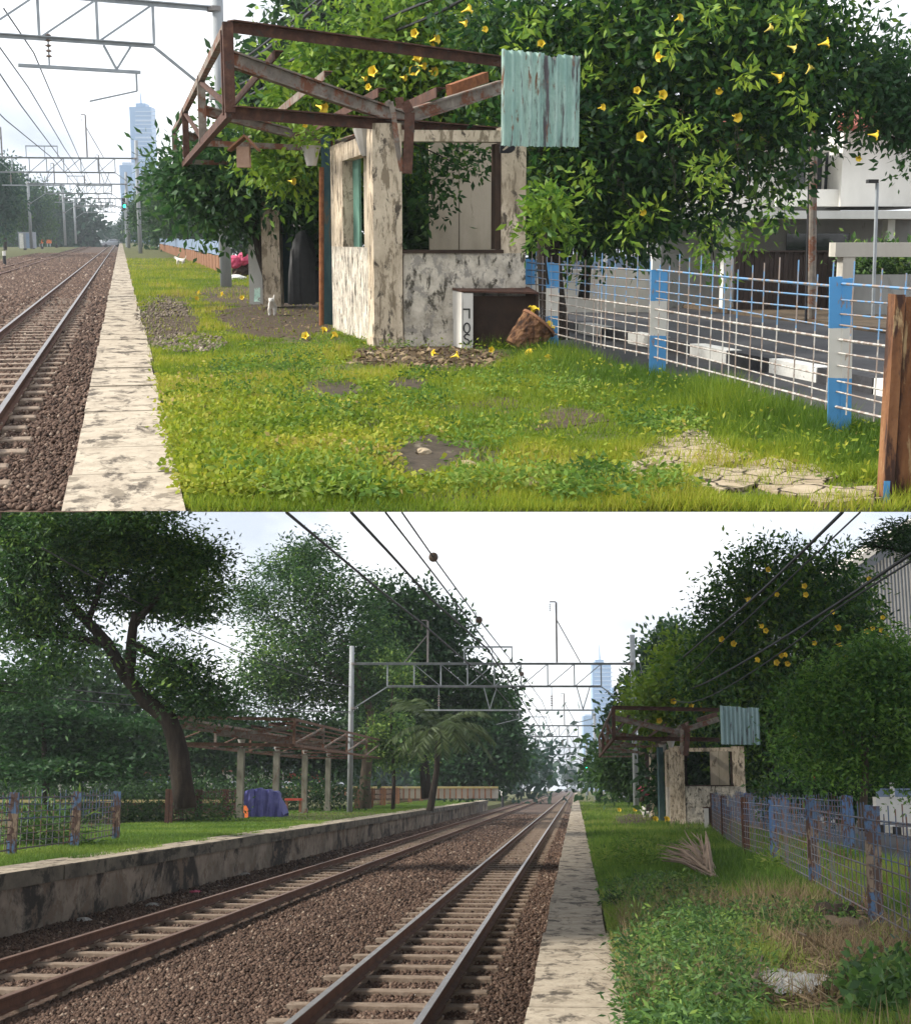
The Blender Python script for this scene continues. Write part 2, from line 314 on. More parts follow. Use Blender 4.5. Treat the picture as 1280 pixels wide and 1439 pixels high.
K['fur'] = pmat('white_fur', [(0.3, (0.62, 0.58, 0.52)), (0.7, (0.78, 0.75, 0.70))], 9, 0.95, 0.3)
K['furdark'] = pmat('dark_fur', [(0.3, (0.06, 0.045, 0.035)), (0.7, (0.13, 0.1, 0.08))], 9, 0.95, 0.3)
K['pink'] = pmat('pink_cloth', [(0.3, (0.45, 0.03, 0.10)), (0.7, (0.75, 0.12, 0.22))], 5, 0.5, 0.5)
K['tarp'] = pmat('blue_tarp', [(0.3, (0.07, 0.075, 0.27)), (0.7, (0.14, 0.14, 0.42))], 4, 0.5, 0.6, bscale=9)
K['orange'] = pmat('orange_plastic', [(0.3, (0.6, 0.13, 0.03)), (0.7, (0.75, 0.2, 0.05))], 3, 0.5, 0)
K['red'] = pmat('red_paint', [(0.3, (0.4, 0.05, 0.03)), (0.7, (0.55, 0.09, 0.06))], 3, 0.6, 0)
K['carsilver'] = pmat('car_silver', [(0.3, (0.28, 0.30, 0.33)), (0.7, (0.35, 0.37, 0.40))], 2, 0.3, 0, metal=0.5)
K['tyre'] = pmat('tyre', [(0.3, (0.015, 0.015, 0.015)), (0.7, (0.03, 0.03, 0.03))], 4, 0.9, 0)
K['tower'] = pmat('tower_glass', [(0.3, (0.22, 0.36, 0.55)), (0.7, (0.30, 0.44, 0.62))], 0.05, 0.35, 0, spec=0.5)
K['towerline'] = pmat('tower_line', [(0.3, (0.45, 0.55, 0.68)), (0.7, (0.5, 0.6, 0.72))], 0.05, 0.5, 0)
K['shed'] = pmat('corrugated_grey', [(0.3, (0.22, 0.24, 0.27)), (0.7, (0.30, 0.32, 0.35))], 1, 0.6, 0)
K['yellow'] = pmat('yellow_paint', [(0.3, (0.30, 0.24, 0.10)), (0.7, (0.42, 0.36, 0.17))], 2, 0.8, 0.1, stain=((0.3, 0.27, 0.2), 0.6, 2, (1, 1, 0.4)))
K['dryfrond'] = pmat('dry_frond', [(0.3, (0.17, 0.12, 0.09)), (0.7, (0.36, 0.28, 0.22))], 5, 0.9, 0.3)
K['straw'] = tmat('straw', [(0, (0.10, 0.065, 0.035)), (1, (0.36, 0.27, 0.16))], 0.9, 0)
K['plastic'] = pmat('white_plastic', [(0.3, (0.3, 0.3, 0.29)), (0.7, (0.52, 0.51, 0.49))], 6, 0.4, 0.6)
K['kerbwhite'] = pmat('kerb_white', [(0.3, (0.55, 0.54, 0.5)), (0.7, (0.75, 0.74, 0.7))], 5, 0.8, 0.2, stain=((0.2, 0.18, 0.16), 0.62, 5, (1, 1, 1)))
K['kerbblack'] = pmat('kerb_black', [(0.3, (0.02, 0.02, 0.022)), (0.7, (0.05, 0.05, 0.055))], 5, 0.8, 0.2)
K['cracked'] = pmat('cracked_paving', [(0.3, (0.24, 0.18, 0.11)), (0.7, (0.44, 0.36, 0.25))], 3, 0.9, 0.4, stain=((0.12, 0.10, 0.05), 0.55, 5, (1, 1, 1)))
K['bluecol'] = pmat('blue_green_paint', [(0.3, (0.02, 0.05, 0.06)), (0.7, (0.07, 0.13, 0.13))], 4, 0.8, 0.2, sc=(1, 1, 0.3), stain=((0.16, 0.09, 0.04), 0.6, 4, (1, 1, 0.3)))
K['plasticpot'] = pmat('grey_pot', [(0.3, (0.35, 0.33, 0.31)), (0.7, (0.45, 0.43, 0.4))], 4, 0.6, 0)
K['birdbox'] = pmat('bird_box_wood', [(0.3, (0.16, 0.07, 0.035)), (0.7, (0.30, 0.15, 0.08))], 6, 0.8, 0.3)
K['birdface'] = pmat('bird_box_face', [(0.3, (0.32, 0.2, 0.14)), (0.7, (0.45, 0.3, 0.22))], 6, 0.8, 0.2)
def crackmat(m, scale):
    t = m.node_tree; N = t.nodes; l = t.links.new; b = N['Principled BSDF']; src = b.inputs['Base Color'].links[0].from_socket
    c = N.new('ShaderNodeTexCoord'); v = N.new('ShaderNodeTexVoronoi'); v.feature = 'DISTANCE_TO_EDGE'; v.inputs['Scale'].default_value = scale; v.inputs['Randomness'].default_value = 1
    nz_ = N.new('ShaderNodeTexNoise'); nz_.inputs['Scale'].default_value = 6; l(c.outputs['Object'], nz_.inputs['Vector'])
    mv = N.new('ShaderNodeMix'); mv.data_type = 'VECTOR'; mv.inputs['Factor'].default_value = .12; l(c.outputs['Object'], mv.inputs['A']); l(nz_.outputs['Color'], mv.inputs['B']); l(mv.outputs['Result'], v.inputs['Vector'])
    r = ramp(t, [(0.0, (0.05, 0.04, 0.025)), (0.03, (0.12, 0.1, 0.06)), (0.05, (1, 1, 1))]); l(v.outputs['Distance'], r.inputs['Fac'])
    mu = N.new('ShaderNodeMix'); mu.data_type = 'RGBA'; mu.blend_type = 'MULTIPLY'; mu.inputs['Factor'].default_value = 1; l(src, mu.inputs['A']); l(r.outputs['Color'], mu.inputs['B']); l(mu.outputs['Result'], b.inputs['Base Color'])
crackmat(K['cracked'], 5.5)
BL, WH, RU = (0.065, 0.26, 0.52), (0.55, 0.53, 0.48), (0.15, 0.065, 0.035)
K['postpaint'] = bandmat('blue_white_post', [(0.0, BL), (0.36, WH), (0.66, BL)], 1.1, (0.25, 0.16, 0.10), 0.60)
K['barpaint'] = bandmat('blue_white_bars', [(0.0, (0.40, 0.38, 0.35)), (0.62, (0.10, 0.22, 0.38))], 1.1, (0.22, 0.17, 0.14), 0.47)
K['postold'] = bandmat('old_blue_post', [(0.0, (0.07, 0.14, 0.26)), (0.28, (0.26, 0.19, 0.13)), (0.70, (0.07, 0.14, 0.26))], 1.15, (0.08, 0.04, 0.028), 0.46)
K['postblue'] = bandmat('blue_post', [(0.0, (0.09, 0.17, 0.30)), (0.5, (0.07, 0.16, 0.34))], 1.15, (0.08, 0.04, 0.028), 0.5)
K['barold'] = bandmat('old_bars', [(0.0, (0.10, 0.105, 0.12)), (0.55, (0.065, 0.11, 0.19))], 1.15, RU, 0.5)
for nm, st in {
    'leaf_vine': [(0, (0.010, 0.042, 0.012)), (0.5, (0.032, 0.100, 0.018)), (0.85, (0.10, 0.20, 0.022)), (1, (0.17, 0.28, 0.03))],
    'leaf_lime': [(0, (0.05, 0.13, 0.02)), (0.5, (0.15, 0.27, 0.025)), (1, (0.30, 0.40, 0.04))],
    'leaf_dark': [(0, (0.013, 0.042, 0.016)), (0.6, (0.036, 0.092, 0.026)), (1, (0.085, 0.17, 0.035))],
    'leaf_fresh': [(0, (0.025, 0.08, 0.02)), (0.5, (0.075, 0.19, 0.035)), (1, (0.18, 0.33, 0.05))],
    'leaf_mid': [(0, (0.018, 0.06, 0.022)), (0.6, (0.045, 0.12, 0.034)), (1, (0.10, 0.20, 0.045))],
    'leaf_rain': [(0, (0.022, 0.060, 0.024)), (0.5, (0.055, 0.135, 0.038)), (0.8, (0.11, 0.22, 0.045)), (1, (0.18, 0.30, 0.05))],
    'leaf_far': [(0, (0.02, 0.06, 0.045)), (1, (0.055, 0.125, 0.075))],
    'leaf_palm': [(0, (0.03, 0.055, 0.022)), (1, (0.10, 0.14, 0.05))],
    'leaf_weed': [(0, (0.03, 0.075, 0.025)), (0.6, (0.10, 0.20, 0.045)), (1, (0.24, 0.34, 0.07))],
}.items(): K[nm] = tmat(nm, st, 0.55, 0.35)
K['grassA'] = tmat('grass_bright', [(0, (0.07, 0.14, 0.012)), (0.35, (0.16, 0.24, 0.018)), (0.68, (0.28, 0.32, 0.024)), (0.9, (0.40, 0.38, 0.05)), (1, (0.42, 0.32, 0.12))], 0.7, 0.4)
K['grassB'] = tmat('grass_green', [(0, (0.06, 0.13, 0.02)), (0.5, (0.15, 0.26, 0.035)), (0.9, (0.30, 0.36, 0.07)), (1, (0.34, 0.28, 0.13))], 0.7, 0.4)
_lamp = bpy.data.materials.new('signal_green'); _lamp.use_nodes = True
_b = _lamp.node_tree.nodes['Principled BSDF']; _b.inputs['Base Color'].default_value = (0.0, 0.4, 0.2, 1); _b.inputs['Emission Color'].default_value = (0.02, 1, 0.45, 1); _b.inputs['Emission Strength'].default_value = 3
K['lamp'] = _lamp

# ------------------------------------------------------------------ builders: railway
ZB, ZS, ZR = -0.93, -0.87, -0.72             # ballast, sleeper top, rail top
def track(xc, gauge, y0, y1, label, spacing=1.07, hl=0.99, near=85, shiny=True, far_y=330):
    t = thing('railway_track', label, 'railway track', (xc, y0, ZS))
    for sx in (-1, 1):
        x = xc + sx * gauge / 2
        ys = max(y0, LV.front(x, ZR, 0.4)) if LV is A else y0
        m = MB()
        m.extr([(x - 0.068, ys, ZS + .002), (x + 0.068, ys, ZS + .002), (x + 0.068, ys, ZS + .018), (x + 0.014, ys, ZS + .035), (x + 0.014, ys, ZR - .045), (x + 0.034, ys, ZR - .03), (x + 0.034, ys, ZR - .006), (x - 0.034, ys, ZR - .006), (x - 0.034, ys, ZR - .03), (x - 0.014, ys, ZR - .045), (x - 0.014, ys, ZS + .035), (x - 0.068, ys, ZS + .018)], (0, y1 - ys, 0))
        r = m.build('rail', K['railside'], t)
        MB().box(x - 0.033, x + 0.033, ys, y1, ZR - .006, ZR).build('rail_head', K['railhead' if shiny else 'railheadrust'], r)
    s = MB(); 
    s.extr([(-hl, -.12, -.16), (hl, -.12, -.16), (hl, -.12, -.012), (hl - .02, -.11, 0), (-hl + .02, -.11, 0), (-hl, -.12, -.012)], (0, .24, 0))
    for gx in (-gauge / 2, gauge / 2):
        for q in (-1, 1):
            s.tube([(gx + q * .07, -.09, .004), (gx + q * .13, -.05, .045), (gx + q * .12, .05, .045), (gx + q * .07, .09, .004)], .012, 5)
    me = None; far = MB(); k = 0; y = y0 + 0.4; rng = random.Random(4)
    while y < min(y1, far_y):
        if LV is A and y < LV.front(xc + hl, ZS, .3): y += spacing; continue
        j = rng.uniform(-.02, .02)
        if k < near:
            if me is None:
                s2 = MB(); s2.v = [(v[0] + xc, v[1] + y, v[2] + ZS) for v in s.v]; s2.f = s.f
                o = s2.build('sleeper', K['sleeper'], t); me = o.data; yb = y
            else:
                o = bpy.data.objects.new('sleeper', me); COL.objects.link(o); o.parent = t; o.location = (j, y - yb, rng.uniform(-.006, .004)); o.rotation_euler.z = rng.uniform(-.01, .01)
        else: far.box(xc - hl, xc + hl, y - .12, y + .12, ZS - .14, ZS)
        k += 1; y += spacing
    if far.v: far.build('far_sleepers', K['sleeper'], t)['kind'] = 'stuff'
    return t
_OCT = np.array([(1, 0, 0), (-1, 0, 0), (0, 1, 0), (0, -1, 0), (0, 0, .8), (0, 0, -.8)], float)
_OCF = np.array([(0, 2, 4), (2, 1, 4), (1, 3, 4), (3, 0, 4), (2, 0, 5), (1, 2, 5), (3, 1, 5), (0, 3, 5)])
def stones(name, P, r, m, seed, label=None):
    rng = np.random.default_rng(seed); n = len(P)
    V = _OCT[None] * rng.uniform(.55, 1.25, (n, 6, 3)) * r[:, None, None]
    a = rng.uniform(0, 6.283, n); c, s_ = np.cos(a), np.sin(a)
    x = V[..., 0] * c[:, None] - V[..., 1] * s_[:, None]; y = V[..., 0] * s_[:, None] + V[..., 1] * c[:, None]
    V = np.stack((x, y, V[..., 2] + x * rng.uniform(-.4, .4, (n, 1))), -1) + P[:, None, :]
    F = (_OCF[None] + (np.arange(n) * 6)[:, None, None]).reshape(-1, 3)
    t = np.repeat(np.clip(rng.normal(.45, .22, n), 0, 1), 6)
    return tagit(fastmesh(name, V.reshape(-1, 3), t, m, loc=tuple(P.mean(0)), faces=F), label, kind='stuff')
def scatter_y(rng, n, x0, x1, y0, y1, power=1.0):
    """more pieces close by: uniform in 1/y**power"""
    u = rng.uniform(0, 1, n); y = (y0 ** -power + u * (y1 ** -power - y0 ** -power)) ** (-1 / power)
    return rng.uniform(x0, x1, n), y
def gantry(pl, pr, label, group, ztop=7.4, zlow=6.4, zp=8.8, mat='galv', masts=True, ph=(8.8, 8.8), thick=1.0):
    pl, pr = Vector(pl), Vector(pr); t = thing('catenary_gantry', label, 'catenary gantry', tuple((pl + pr) / 2), group)
    e = pr - pl; w = e.length; e /= w; P = lambda a, z: pl + e * a + Vector((0, 0, z)); k = thick
    for p, h in ((pl, ph[0]), (pr, ph[1])):
        MB().tube([p + Vector((0, 0, -.05)), p + Vector((0, 0, h))], [.15 * k, .13 * k], 14).build('pole', K['concpole'], t, smooth=True)
    a0, a1 = 1.9, w - 1.7
    m = MB()
    m.angle(P(.15, ztop), P(w - .15, ztop), .12 * k, .025 * k); m.angle(P(a0, zlow), P(a1, zlow), .11 * k, .025 * k)
    N = 8; xs = [a0 + (a1 - a0) * i / N for i in range(N + 1)]
    for i, a in enumerate(xs):
        m.beam(P(a, zlow + .03), P(a, ztop - .03), .07 * k, .05 * k)
        if i < N and i >= 3: m.beam(P(a + .05, zlow + .04), P(xs[i + 1] - .05, ztop - .05), .06 * k, .05 * k)
        elif 0 < i < N: m.beam(P(a + .05, ztop - .05), P(xs[i + 1] - .05, zlow + .04), .04 * k, .03 * k)
    m.build('truss', K[mat], t)
    for a, b in ((a0, .12), (a1, w - .12)):
        MB().beam(P(a, zlow - .02), P(b, zlow - 1.15), .07 * k, .06 * k).build('brace', K[mat], t)
    for p in (.1, w - .1):
        for z in (ztop, zlow - 1.15): MB().tube([P(p, z - .06), P(p, z + .06)], .19 * k, 10).build('clamp', K['galvrust'], t)
    if masts:
        for f, h, s_ in ((.27, 2.3, -1), (.73, 3.3, 1)):
            a = f * w; b = MB(); b.beam(P(a, ztop + .08), P(a, ztop + h), .10 * k, .08 * k); b.beam(P(a + .04, ztop + h * .7), P(a + s_ * 1.25, ztop + .08), .06 * k, .05 * k)
            b.beam(P(a - .02, ztop + h + .03), P(a - .35, ztop + h + .03), .06 * k, .06 * k); mm = b.build('mast', K['galvrust'], t)
            ins = MB()
            for q in range(4): ins.lathe(P(a - .33, ztop + h - .12 - q * .11), [(.0, .04), (.07 * k, .0), (.0, -.03)], 8)
            ins.build('insulator', K['ceramic'], mm)
        b = MB(); a, c = .40 * w, .57 * w
        b.beam(P(a, ztop + .08), P(a, ztop + .86), .06 * k, .06 * k); b.beam(P(c, ztop + .08), P(c, ztop + .86), .06 * k, .06 * k); b.beam(P(a - .03, ztop + .9), P(c + .03, ztop + .9), .08 * k, .08 * k); b.beam(P(.5 * w, ztop + .08), P(.5 * w, ztop + .86), .05 * k, .05 * k)
        b.build('portal_frame', K[mat], t)
        for f0, f1 in ((.26, .60), (.66, .86)):
            b = MB(); z = 5.3; b.beam(P(f0 * w, z), P(f1 * w, z), .09 * k, .08 * k)
            fm = (f0 + f1) / 2
            b.beam(P((fm + .06) * w, z + .04), P((fm + .04) * w, zlow - .06), .06 * k, .05 * k); b.beam(P((fm + .06) * w, z + .04), P((fm + .085) * w, zlow - .06), .06 * k, .05 * k)
            b.beam(P((f0 + .05) * w, z + .04), P((f0 + .05) * w, zlow - .06), .04 * k, .04 * k)
            b.beam(P(f1 * w - .1, z - .05), P(f1 * w - .1, z - .45), .05 * k, .05 * k); b.beam(P(f1 * w - .1, z - .45), P(f1 * w - 1.3, z - .75), .04 * k, .04 * k)
            d = b.build('drop_bracket', K[mat], t); ins = MB()
            for q in range(5): ins.lathe(P((f0 + .05) * w, z + .25 + q * .12), [(.0, .05), (.09 * k, .0), (.0, -.04)], 8)
            ins.build('insulator', K['ceramic'], d)
    return t
def wire(name, pts, r, m, label, cat='overhead wire', group=None, n=5):
    o = MB().tube(pts, r, n).build(name, m, loc=tuple(pts[0])); return tagit(o, label, cat, group)
def pwire(px, d0, d1):
    def cr_(p0, p1, p2, p3, u): return tuple(.5 * (2 * b + (c - a) * u + (2 * a - 5 * b + 4 * c - d) * u * u + (3 * b - a - 3 * c + d) * u ** 3) for a, b, c, d in zip(p0, p1, p2, p3))
    q = [px[0]] + list(px) + [px[-1]]; px = [cr_(*q[i:i + 4], j / 5) for i in range(len(q) - 3) for j in range(5)] + [px[-1]]
    out = []; L_ = [0]
    for a, b in zip(px, px[1:]): L_.append(L_[-1] + math.dist(a, b))
    for p, s_ in zip(px, L_):
        u = s_ / L_[-1]; out.append(LV.D(p[0], p[1], 1 / ((1 - u) / d0 + u / d1)))
    return out

# ------------------------------------------------------------------ builders: plants
def rdir(rng, n):
    v = rng.normal(size=(n, 3)); return v / np.linalg.norm(v, axis=1, keepdims=True)
def leafquads(rng, P, D, ln, wd, fold=.25):
    n = len(P); s = np.cross(D, rdir(rng, n)); s /= np.linalg.norm(s, axis=1, keepdims=True) + 1e-9
    nn = np.cross(D, s); ln = ln[:, None]; wd = wd[:, None]
    mid = P + D * ln * .45 - nn * wd * fold
    V = np.stack((P, mid + s * wd * .5, P + D * ln - nn * wd * fold * 1.5, mid - s * wd * .5), 1)
    return V.reshape(-1, 3)
def cloud(rng, C, T, per, spread, ln, wd, droop=0.15, flat=1.0, name='crown', m=None, parent=None):
    n = len(C); c = np.repeat(C, per, 0); t = np.repeat(T, per)
    off = rng.normal(size=(n * per, 3)) * spread; off[:, 2] *= flat
    D = off / (np.linalg.norm(off, axis=1, keepdims=True) + 1e-6) + rdir(rng, n * per) * .8; D[:, 2] -= droop
    D[:, 2] *= flat ** .5; D /= np.linalg.norm(D, axis=1, keepdims=True)
    L_ = ln * rng.uniform(.6, 1.25, n * per)
    V = leafquads(rng, c + off, D, L_, L_ * wd)
    t = np.clip(t + rng.normal(0, .12, n * per), 0, 1)
    return fastmesh(name, V, np.repeat(t, 4), m, parent)
def crownpts(rng, blobs, ntips, nclump, tipr, shell=.5, flat=1.0, tmean=.42, tdev=.2):
    w = np.array([(b[1][0] * b[1][1] * b[1][2]) ** .7 for b in blobs]); w /= w.sum()
    idx = rng.choice(len(blobs), ntips, p=w)
    c = np.array([b[0] for b in blobs])[idx]; r = np.array([b[1] for b in blobs])[idx]
    d = rdir(rng, ntips); q = rng.uniform(shell ** 3, 1, ntips) ** (1 / 3) * rng.uniform(.85, 1.12, ntips)
    tips = c + d * r * q[:, None]; tt = np.clip(rng.normal(tmean, tdev, ntips), 0, 1)
    C = np.repeat(tips, nclump, 0); o = rng.normal(size=(len(C), 3)) * tipr; o[:, 2] *= flat
    return C + o, np.clip(np.repeat(tt, nclump) + rng.normal(0, .06, len(C)), 0, 1)
def pblobs(rng, spec, d, dr=0.9):
    out = []
    for b in spec:
        px, py, rx, ry = b[:4]; dd = d + (b[4] if len(b) > 4 else rng.uniform(-.5, .5) * rx * d / FPX)
        k = dd / FPX; out.append((tuple(LV.D(px, py, dd)), (rx * k, (rx + ry) * .5 * k * dr, ry * k)))
    return out
def limbs(lines, d, m, t, name='branch'):
    for k, (pts, r0, r1) in enumerate(lines):
        p = [LV.D(q[0], q[1], d + (q[2] if len(q) > 2 else 0)) for q in pts]
        n = len(p); fine = []; 
        for a, b in zip(p, p[1:]): fine += [a, a.lerp(b, .5) + Vector((random.uniform(-1, 1), random.uniform(-1, 1), 0)) * (a - b).length * .04]
        fine.append(p[-1]); nn = len(fine) - 1
        MB().tube(fine, [r0 + (r1 - r0) * i / nn for i in range(nn + 1)], 9).build('trunk' if k == 0 and name == 'branch' else 'branch', m, t, smooth=True)
def tree(label, cat, d, blobs, trunk, m, leaf, tips, clumps, per, wd=.4, seed=1, group=None, name='tree', tipr=None, spread=None, base=None, bark='bark', flat=1.0, tm=.42, td=.2, dr=.9, shell=.5):
    rng = np.random.default_rng(seed)
    b0 = trunk[0][0][0] if trunk else blobs[0]
    t = thing(name, label, cat, tuple(LV.D(b0[0], b0[1], d)) if base is None else base, group)
    limbs(trunk, d, K[bark], t)
    bl = pblobs(rng, blobs, d, dr)
    size = np.mean([b[1][0] for b in bl])
    C, T = crownpts(rng, bl, tips, clumps, tipr or size * .22, shell, flat, tm, td)
    cloud(rng, C, T, per, spread or leaf * 1.1, leaf, wd, flat=flat, m=K[m], parent=t)
    return t
def trumpet_mesh():
    m = MB(); n = 15
    prof = [(.010, 0), (.012, .05), (.022, .09), (.034, .13), (.060, .165), (.085, .175)]
    vs, fs = [], []
    for i, (r, z) in enumerate(prof):
        for k in range(n):
            a = 2 * math.pi * k / n; rr = r * (1 + (.16 * math.cos(5 * a) if i >= 4 else 0)); vs.append((rr * math.cos(a), rr * math.sin(a), z - (.02 * math.cos(5 * a) if i == 5 else 0)))
    for i in range(len(prof) - 1):
        for k in range(n):
            k2 = (k + 1) % n; fs.append((i * n + k, i * n + k2, (i + 1) * n + k2, (i + 1) * n + k))
    m.add(vs, fs); return m
TRUMPET = None
def trumpet(p, dirv, parent=None, s=1.0, label=None, group=None, pale=False):
    """a yellow trumpet flower: on a plant it is the plant's part, on the ground a thing of its own"""
    global TRUMPET
    if TRUMPET is None:
        me = []
        for mm in ('petal', 'petalpale'):
            q = trumpet_mesh(); x = bpy.data.meshes.new('flower'); x.from_pydata(q.v, [], q.f); x.materials.append(K[mm]); x.shade_smooth(); me.append(x)
        TRUMPET = me
    o = bpy.data.objects.new('flower' if parent else 'fallen_flower', TRUMPET[1 if pale else 0]); COL.objects.link(o)
    R = Vector(dirv).to_track_quat('Z', 'Y').to_matrix().to_4x4()
    Mx = Matrix.Translation(Vector(p)) @ R @ Matrix.Scale(s, 4)
    if parent is not None:
        o.parent = parent; o.matrix_local = Matrix.Translation(-LOC[parent.name]) @ Mx
    else:
        o.matrix_world = LV.M @ Mx; tagit(o, label, 'flower', group)
    return o
def blades(name, label, P, h, w, tint, m, seed, bend=.5):
    rng = np.random.default_rng(seed); n = len(P); a = rng.uniform(0, 6.283, n)
    s = np.stack((np.cos(a), np.sin(a), np.zeros(n)), 1); b = rng.uniform(0, 6.283, n); be = rng.uniform(.1, 1, n) * bend
    tip = np.stack((np.cos(b) * be, np.sin(b) * be, np.ones(n) * (1 - be * .3)), 1) * h[:, None]
    V = np.stack((P - s * w[:, None] / 2, P + s * w[:, None] / 2, P + tip), 1).reshape(-1, 3)
    return tagit(fastmesh(name, V, np.repeat(tint, 3), m, loc=tuple(P.mean(0)), k=3), label, kind='stuff')
def vnoise(x, y, s, seed):
    """smooth value noise, 0..1"""
    r = np.random.default_rng(seed).uniform(0, 1, (64, 64)); X, Y = x / s, y / s
    i, j = np.floor(X).astype(int), np.floor(Y).astype(int); u, v = X - i, Y - j; u = u * u * (3 - 2 * u); v = v * v * (3 - 2 * v)
    g = lambda a, b: r[a % 64, b % 64]
    return (g(i, j) * (1 - u) + g(i + 1, j) * u) * (1 - v) + (g(i, j + 1) * (1 - u) + g(i + 1, j + 1) * u) * v
def off_patches(P, ell):
    """0 inside the listed bare patches (ellipses as seen on the plan photograph), 1 outside"""
    px, py = LV.pix(P); k = np.ones(len(P))
    wob = (vnoise(P[:, 0], P[:, 1], .35, 7) - .5) * .8
    for cx, cy, rx, ry, keep in ell:
        q = ((px - cx) / rx) ** 2 + ((py - cy) / ry) ** 2
        k = np.where(q + wob < 1, np.minimum(k, keep), k)
    return k
def patch(name, cx, cy, rx, ry, m, dz=.008, seed=1, n=36, th=.03):
    """a bare patch lying on the ground, irregular outline"""
    rng = random.Random(seed); poly = []
    ph = [rng.uniform(0, 6.28) for _ in range(4)]
    for k in range(n):
        a = 2 * math.pi * k / n; r = 1 + .18 * math.sin(2 * a + ph[3]) + .16 * math.sin(3 * a + ph[0]) + .12 * math.sin(5 * a + ph[1]) + .09 * math.sin(9 * a + ph[2]) + rng.uniform(-.09, .09)
        p = LV.G(cx + rx * r * math.cos(a), cy - ry * r * math.sin(a), dz); poly.append((p.x, p.y))
    return struct(MB().prism(poly, dz - th, dz).build(name, m, loc=(poly[0][0], poly[0][1], 0)))

# ------------------------------------------------------------------ builders: station things
def kiosk(C, R, Lb, label, kw):
    """roofless ticket booth: C corner by the track, R right end of the front, Lb far end of the side"""
    C, R, Lb = Vector(C), Vector(R), Vector(Lb); t = thing('ticket_booth', label, 'ticket booth', tuple(C))
    e = (R - C); w = e.length; e /= w; s = (Lb - C); l = s.length; s /= l
    def kb(m, a0, a1, b0, b1, z0, z1): 
        q = [C + e * a + s * b for a, b in ((a0, b0), (a1, b0), (a1, b1), (a0, b1))]
        return m.hexa([p + Vector((0, 0, z0)) for p in q] + [p + Vector((0, 0, z1)) for p in q])
    h, hp, pw = kw['h'], kw['hp'], kw.get('pw', .30)
    zs = kw.get('zs', 1.2)
    m = MB(); kb(m, -.04, pw, -.06, .35, -.1, h); kb(m, -.06, pw + .02, -.08, .37, -.1, .12); kb(m, pw - .11, pw - .085, -.072, -.06, .12, h); m.build('corner_pillar', K['plaster'], t)
    fp = MB(); kb(fp, pw + .02, w, -.02, .16, -.1, hp); kb(fp, pw + .35, w - .6, -.04, -.02, -.1, .34); fpo = fp.build('front_parapet', K['moldplaster'], t)
    kb(MB(), pw + .01, w - kw['rw'] + .02, -.045, .18, hp, hp + .04).build('sill', K['darkwood'], fpo)
    kb(MB(), w - kw['rw'], w, -.01, .26, hp, h - .03).build('right_pillar', K['plaster'], t)
    kb(MB(), w - kw['rw'] - .07, w - kw['rw'], .02, .2, hp + .045, h - .22).build('window_jamb', K['darkwood'], t)
    kb(MB(), pw, w - kw['rw'], .0, .2, h - .2, h - .07).build('lintel', K['plaster'], t)
    m = MB(); kb(m, 0, .14, .35, l, -.1, zs); m.build('side_parapet', K['moldplaster'], t)
    m = MB(); kb(m, 0.0, .14, l - kw['pl'], l, zs, h - .05); m.build('rear_post', K['plaster'], t)
    kb(MB(), 0, .14, .35, l - kw['pl'], h - .3, h - .08).build('side_lintel', K['plaster'], t)
    kb(MB(), .14, .17, l - kw['pl'] - .5, l - .15, zs - .2, h - .1).build('green_board', K['greenboard'], t)
    bp = kb(MB(), .20, .24, .36, l - kw['pl'] - .52, zs - .2, h - .1).build('inner_board', K['panel'], t)
    b = MB()
    for q, z in ((.42, 1.42), (.5, 1.42)):
        c = C + e * .198 + s * (.36 + (l - kw['pl'] - .9) * q) + Vector((0, 0, z)); b.tube([c, c - e * .03], .05, 12)
    b.build('socket', K['blackpaint'], bp)
    for a0, a1 in kw['boards']:
        kb(MB(), a0, a1, kw['bb'], kw['bb'] + .05, .1, h - .05).build('back_board', K['panel'], t)
    kb(MB(), pw, w, l - .12, l, -.1, 1.0).build('rear_parapet', K['moldplaster'], t)
    return t
